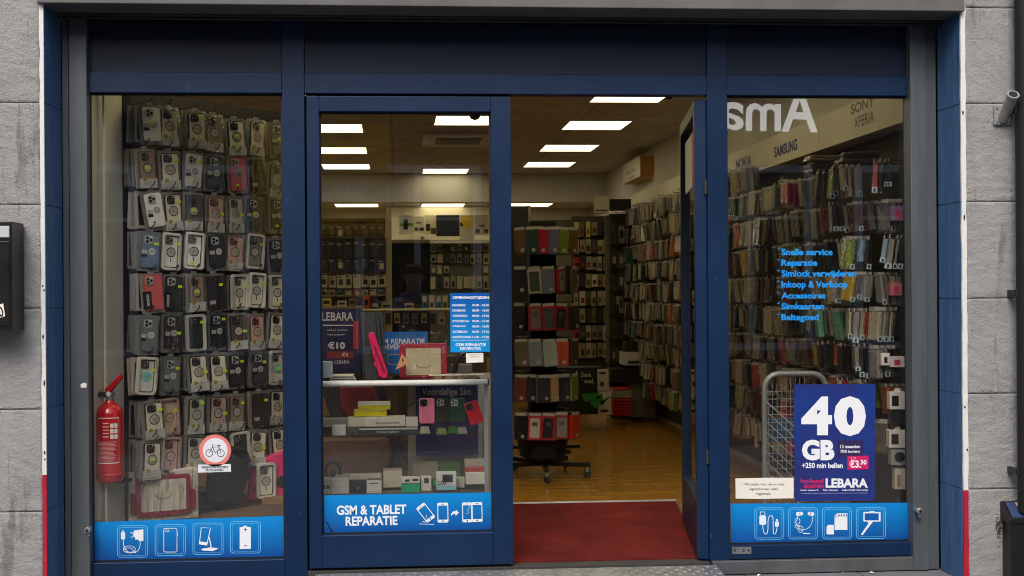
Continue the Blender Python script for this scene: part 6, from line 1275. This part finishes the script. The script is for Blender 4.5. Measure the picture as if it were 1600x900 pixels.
# service list
ls = [('* Snelle service', 387.5, 399, 1213, 1301), ('* Reparatie', 404.5, 418.5, 1213, 1277), ('* Simlock verwijderen', 421, 435.5, 1213, 1338), ('* Inkoop & Verkoop', 438, 452.5, 1213, 1324), ('* Accessoires', 456, 466.5, 1213, 1290), ('* Simkaarten', 472.5, 483.5, 1213, 1288), ('* Beltegoed', 489.5, 503.5, 1213, 1279)]
p0 = W(1275, 501, YS); t = thing('service_lettering', 'bright blue lettering on the right pane listing services from Snelle service to Beltegoed', 'window lettering', p0)
for s_, v0, v1, u0, u1 in ls:
    body = s_[2:]; ink(t, lambda mb: px.text(mb, body, 1221, v0+1, u1, v1, CYAN, 1, .03), 'lettering'); ink(t, lambda mb: px.text(mb, '*', 1214, v0, 1218.5, v0+5, CYAN, 1, .03), 'star')
# 40 GB poster
t = sticker('promo_poster', 'navy blue poster with big white 40 GB lettering on the right window', 'poster', [(1240.5, 600.5), (1368, 600), (1367, 782), (1241.5, 783.5)], mat('poster_blue', lin(22, 58, 136), .3, col2=lin(42, 46, 112), vs=2, lo=.4, hi=.6))
PK = plain(206, 30, 104, .4)
def po(mb):
    px.text(mb, '4', 1252, 619.5, 1300, 680, WP, 1, .05); px.text(mb, '0', 1303, 619, 1353, 681.5, WP, 1, .06)
ink(t, po); ink(t, lambda mb: px.text(mb, 'GB', 1253, 687, 1304, 719.5, WP, 1, .055)); ink(t, lambda mb: px.text(mb, '+250 min bellen', 1253, 723, 1317, 731.5, WP, 1, .03))
ink(t, lambda mb: (px.poly(mb, [(1308, 688.5), (1348, 688), (1348, 714), (1308, 714.5)], plain(44, 32, 84), 1), px.text(mb, '12 maanden', 1313, 695, 1344, 700.3, WP, 2, .02), px.text(mb, '70% korting', 1313, 703, 1344, 709, WP, 2, .02)), 'discount_panel')
ink(t, lambda mb: (px.poly(mb, [(1324, 712.5), (1357, 712), (1357, 733), (1324, 734)], PK, 3), px.text(mb, '€ 11', 1329, 714, 1337, 717.3, WP, 4), px.text(mb, '€3.', 1327, 718.5, 1345, 731, WP, 4, .03), px.text(mb, '30', 1344.5, 718.5, 1354, 726, WP, 4, .03)), 'price_panel')
ink(t, lambda mb: (px.text(mb, 'LEBARA', 1290, 747.5, 1356, 762, WP, 1, .04), px.text(mb, 'holland', 1251, 748, 1287, 755, PK, 1, .03), px.text(mb, 'scoren', 1256, 757, 1287, 763, PK, 1, .03), px.text(mb, 'beste netwerk', 1251, 764.5, 1279, 767, WP, 1, .02), px.text(mb, 'blije klanten', 1286, 764.5, 1309, 767.5, WP, 1, .02), px.text(mb, 'belachelijk lage prijs', 1316, 764.3, 1356, 767.5, WP, 1, .02), px.poly(mb, [(1251, 770.4), (1356, 770), (1356, 770.7), (1251, 771.1)], plain(150, 156, 200), 1)), 'lettering')
t = sticker('paper_notice', 'torn white paper notice with three printed lines left of the navy poster', 'notice', [(1149, 747.5), (1200, 746.5), (1240, 746.5), (1240, 778.5), (1190, 779.5), (1149.5, 779)], PAPER)
ink(t, lambda mb: (px.text(mb, '• Wij wijzen voor uw en onze', 1160, 754.5, 1225, 759.5, BLKPRINT, 1), px.text(mb, 'eigendommen video', 1171, 762, 1216, 767, BLKPRINT, 1), px.text(mb, 'registratie.', 1182, 769.5, 1205, 774.5, BLKPRINT, 1)))
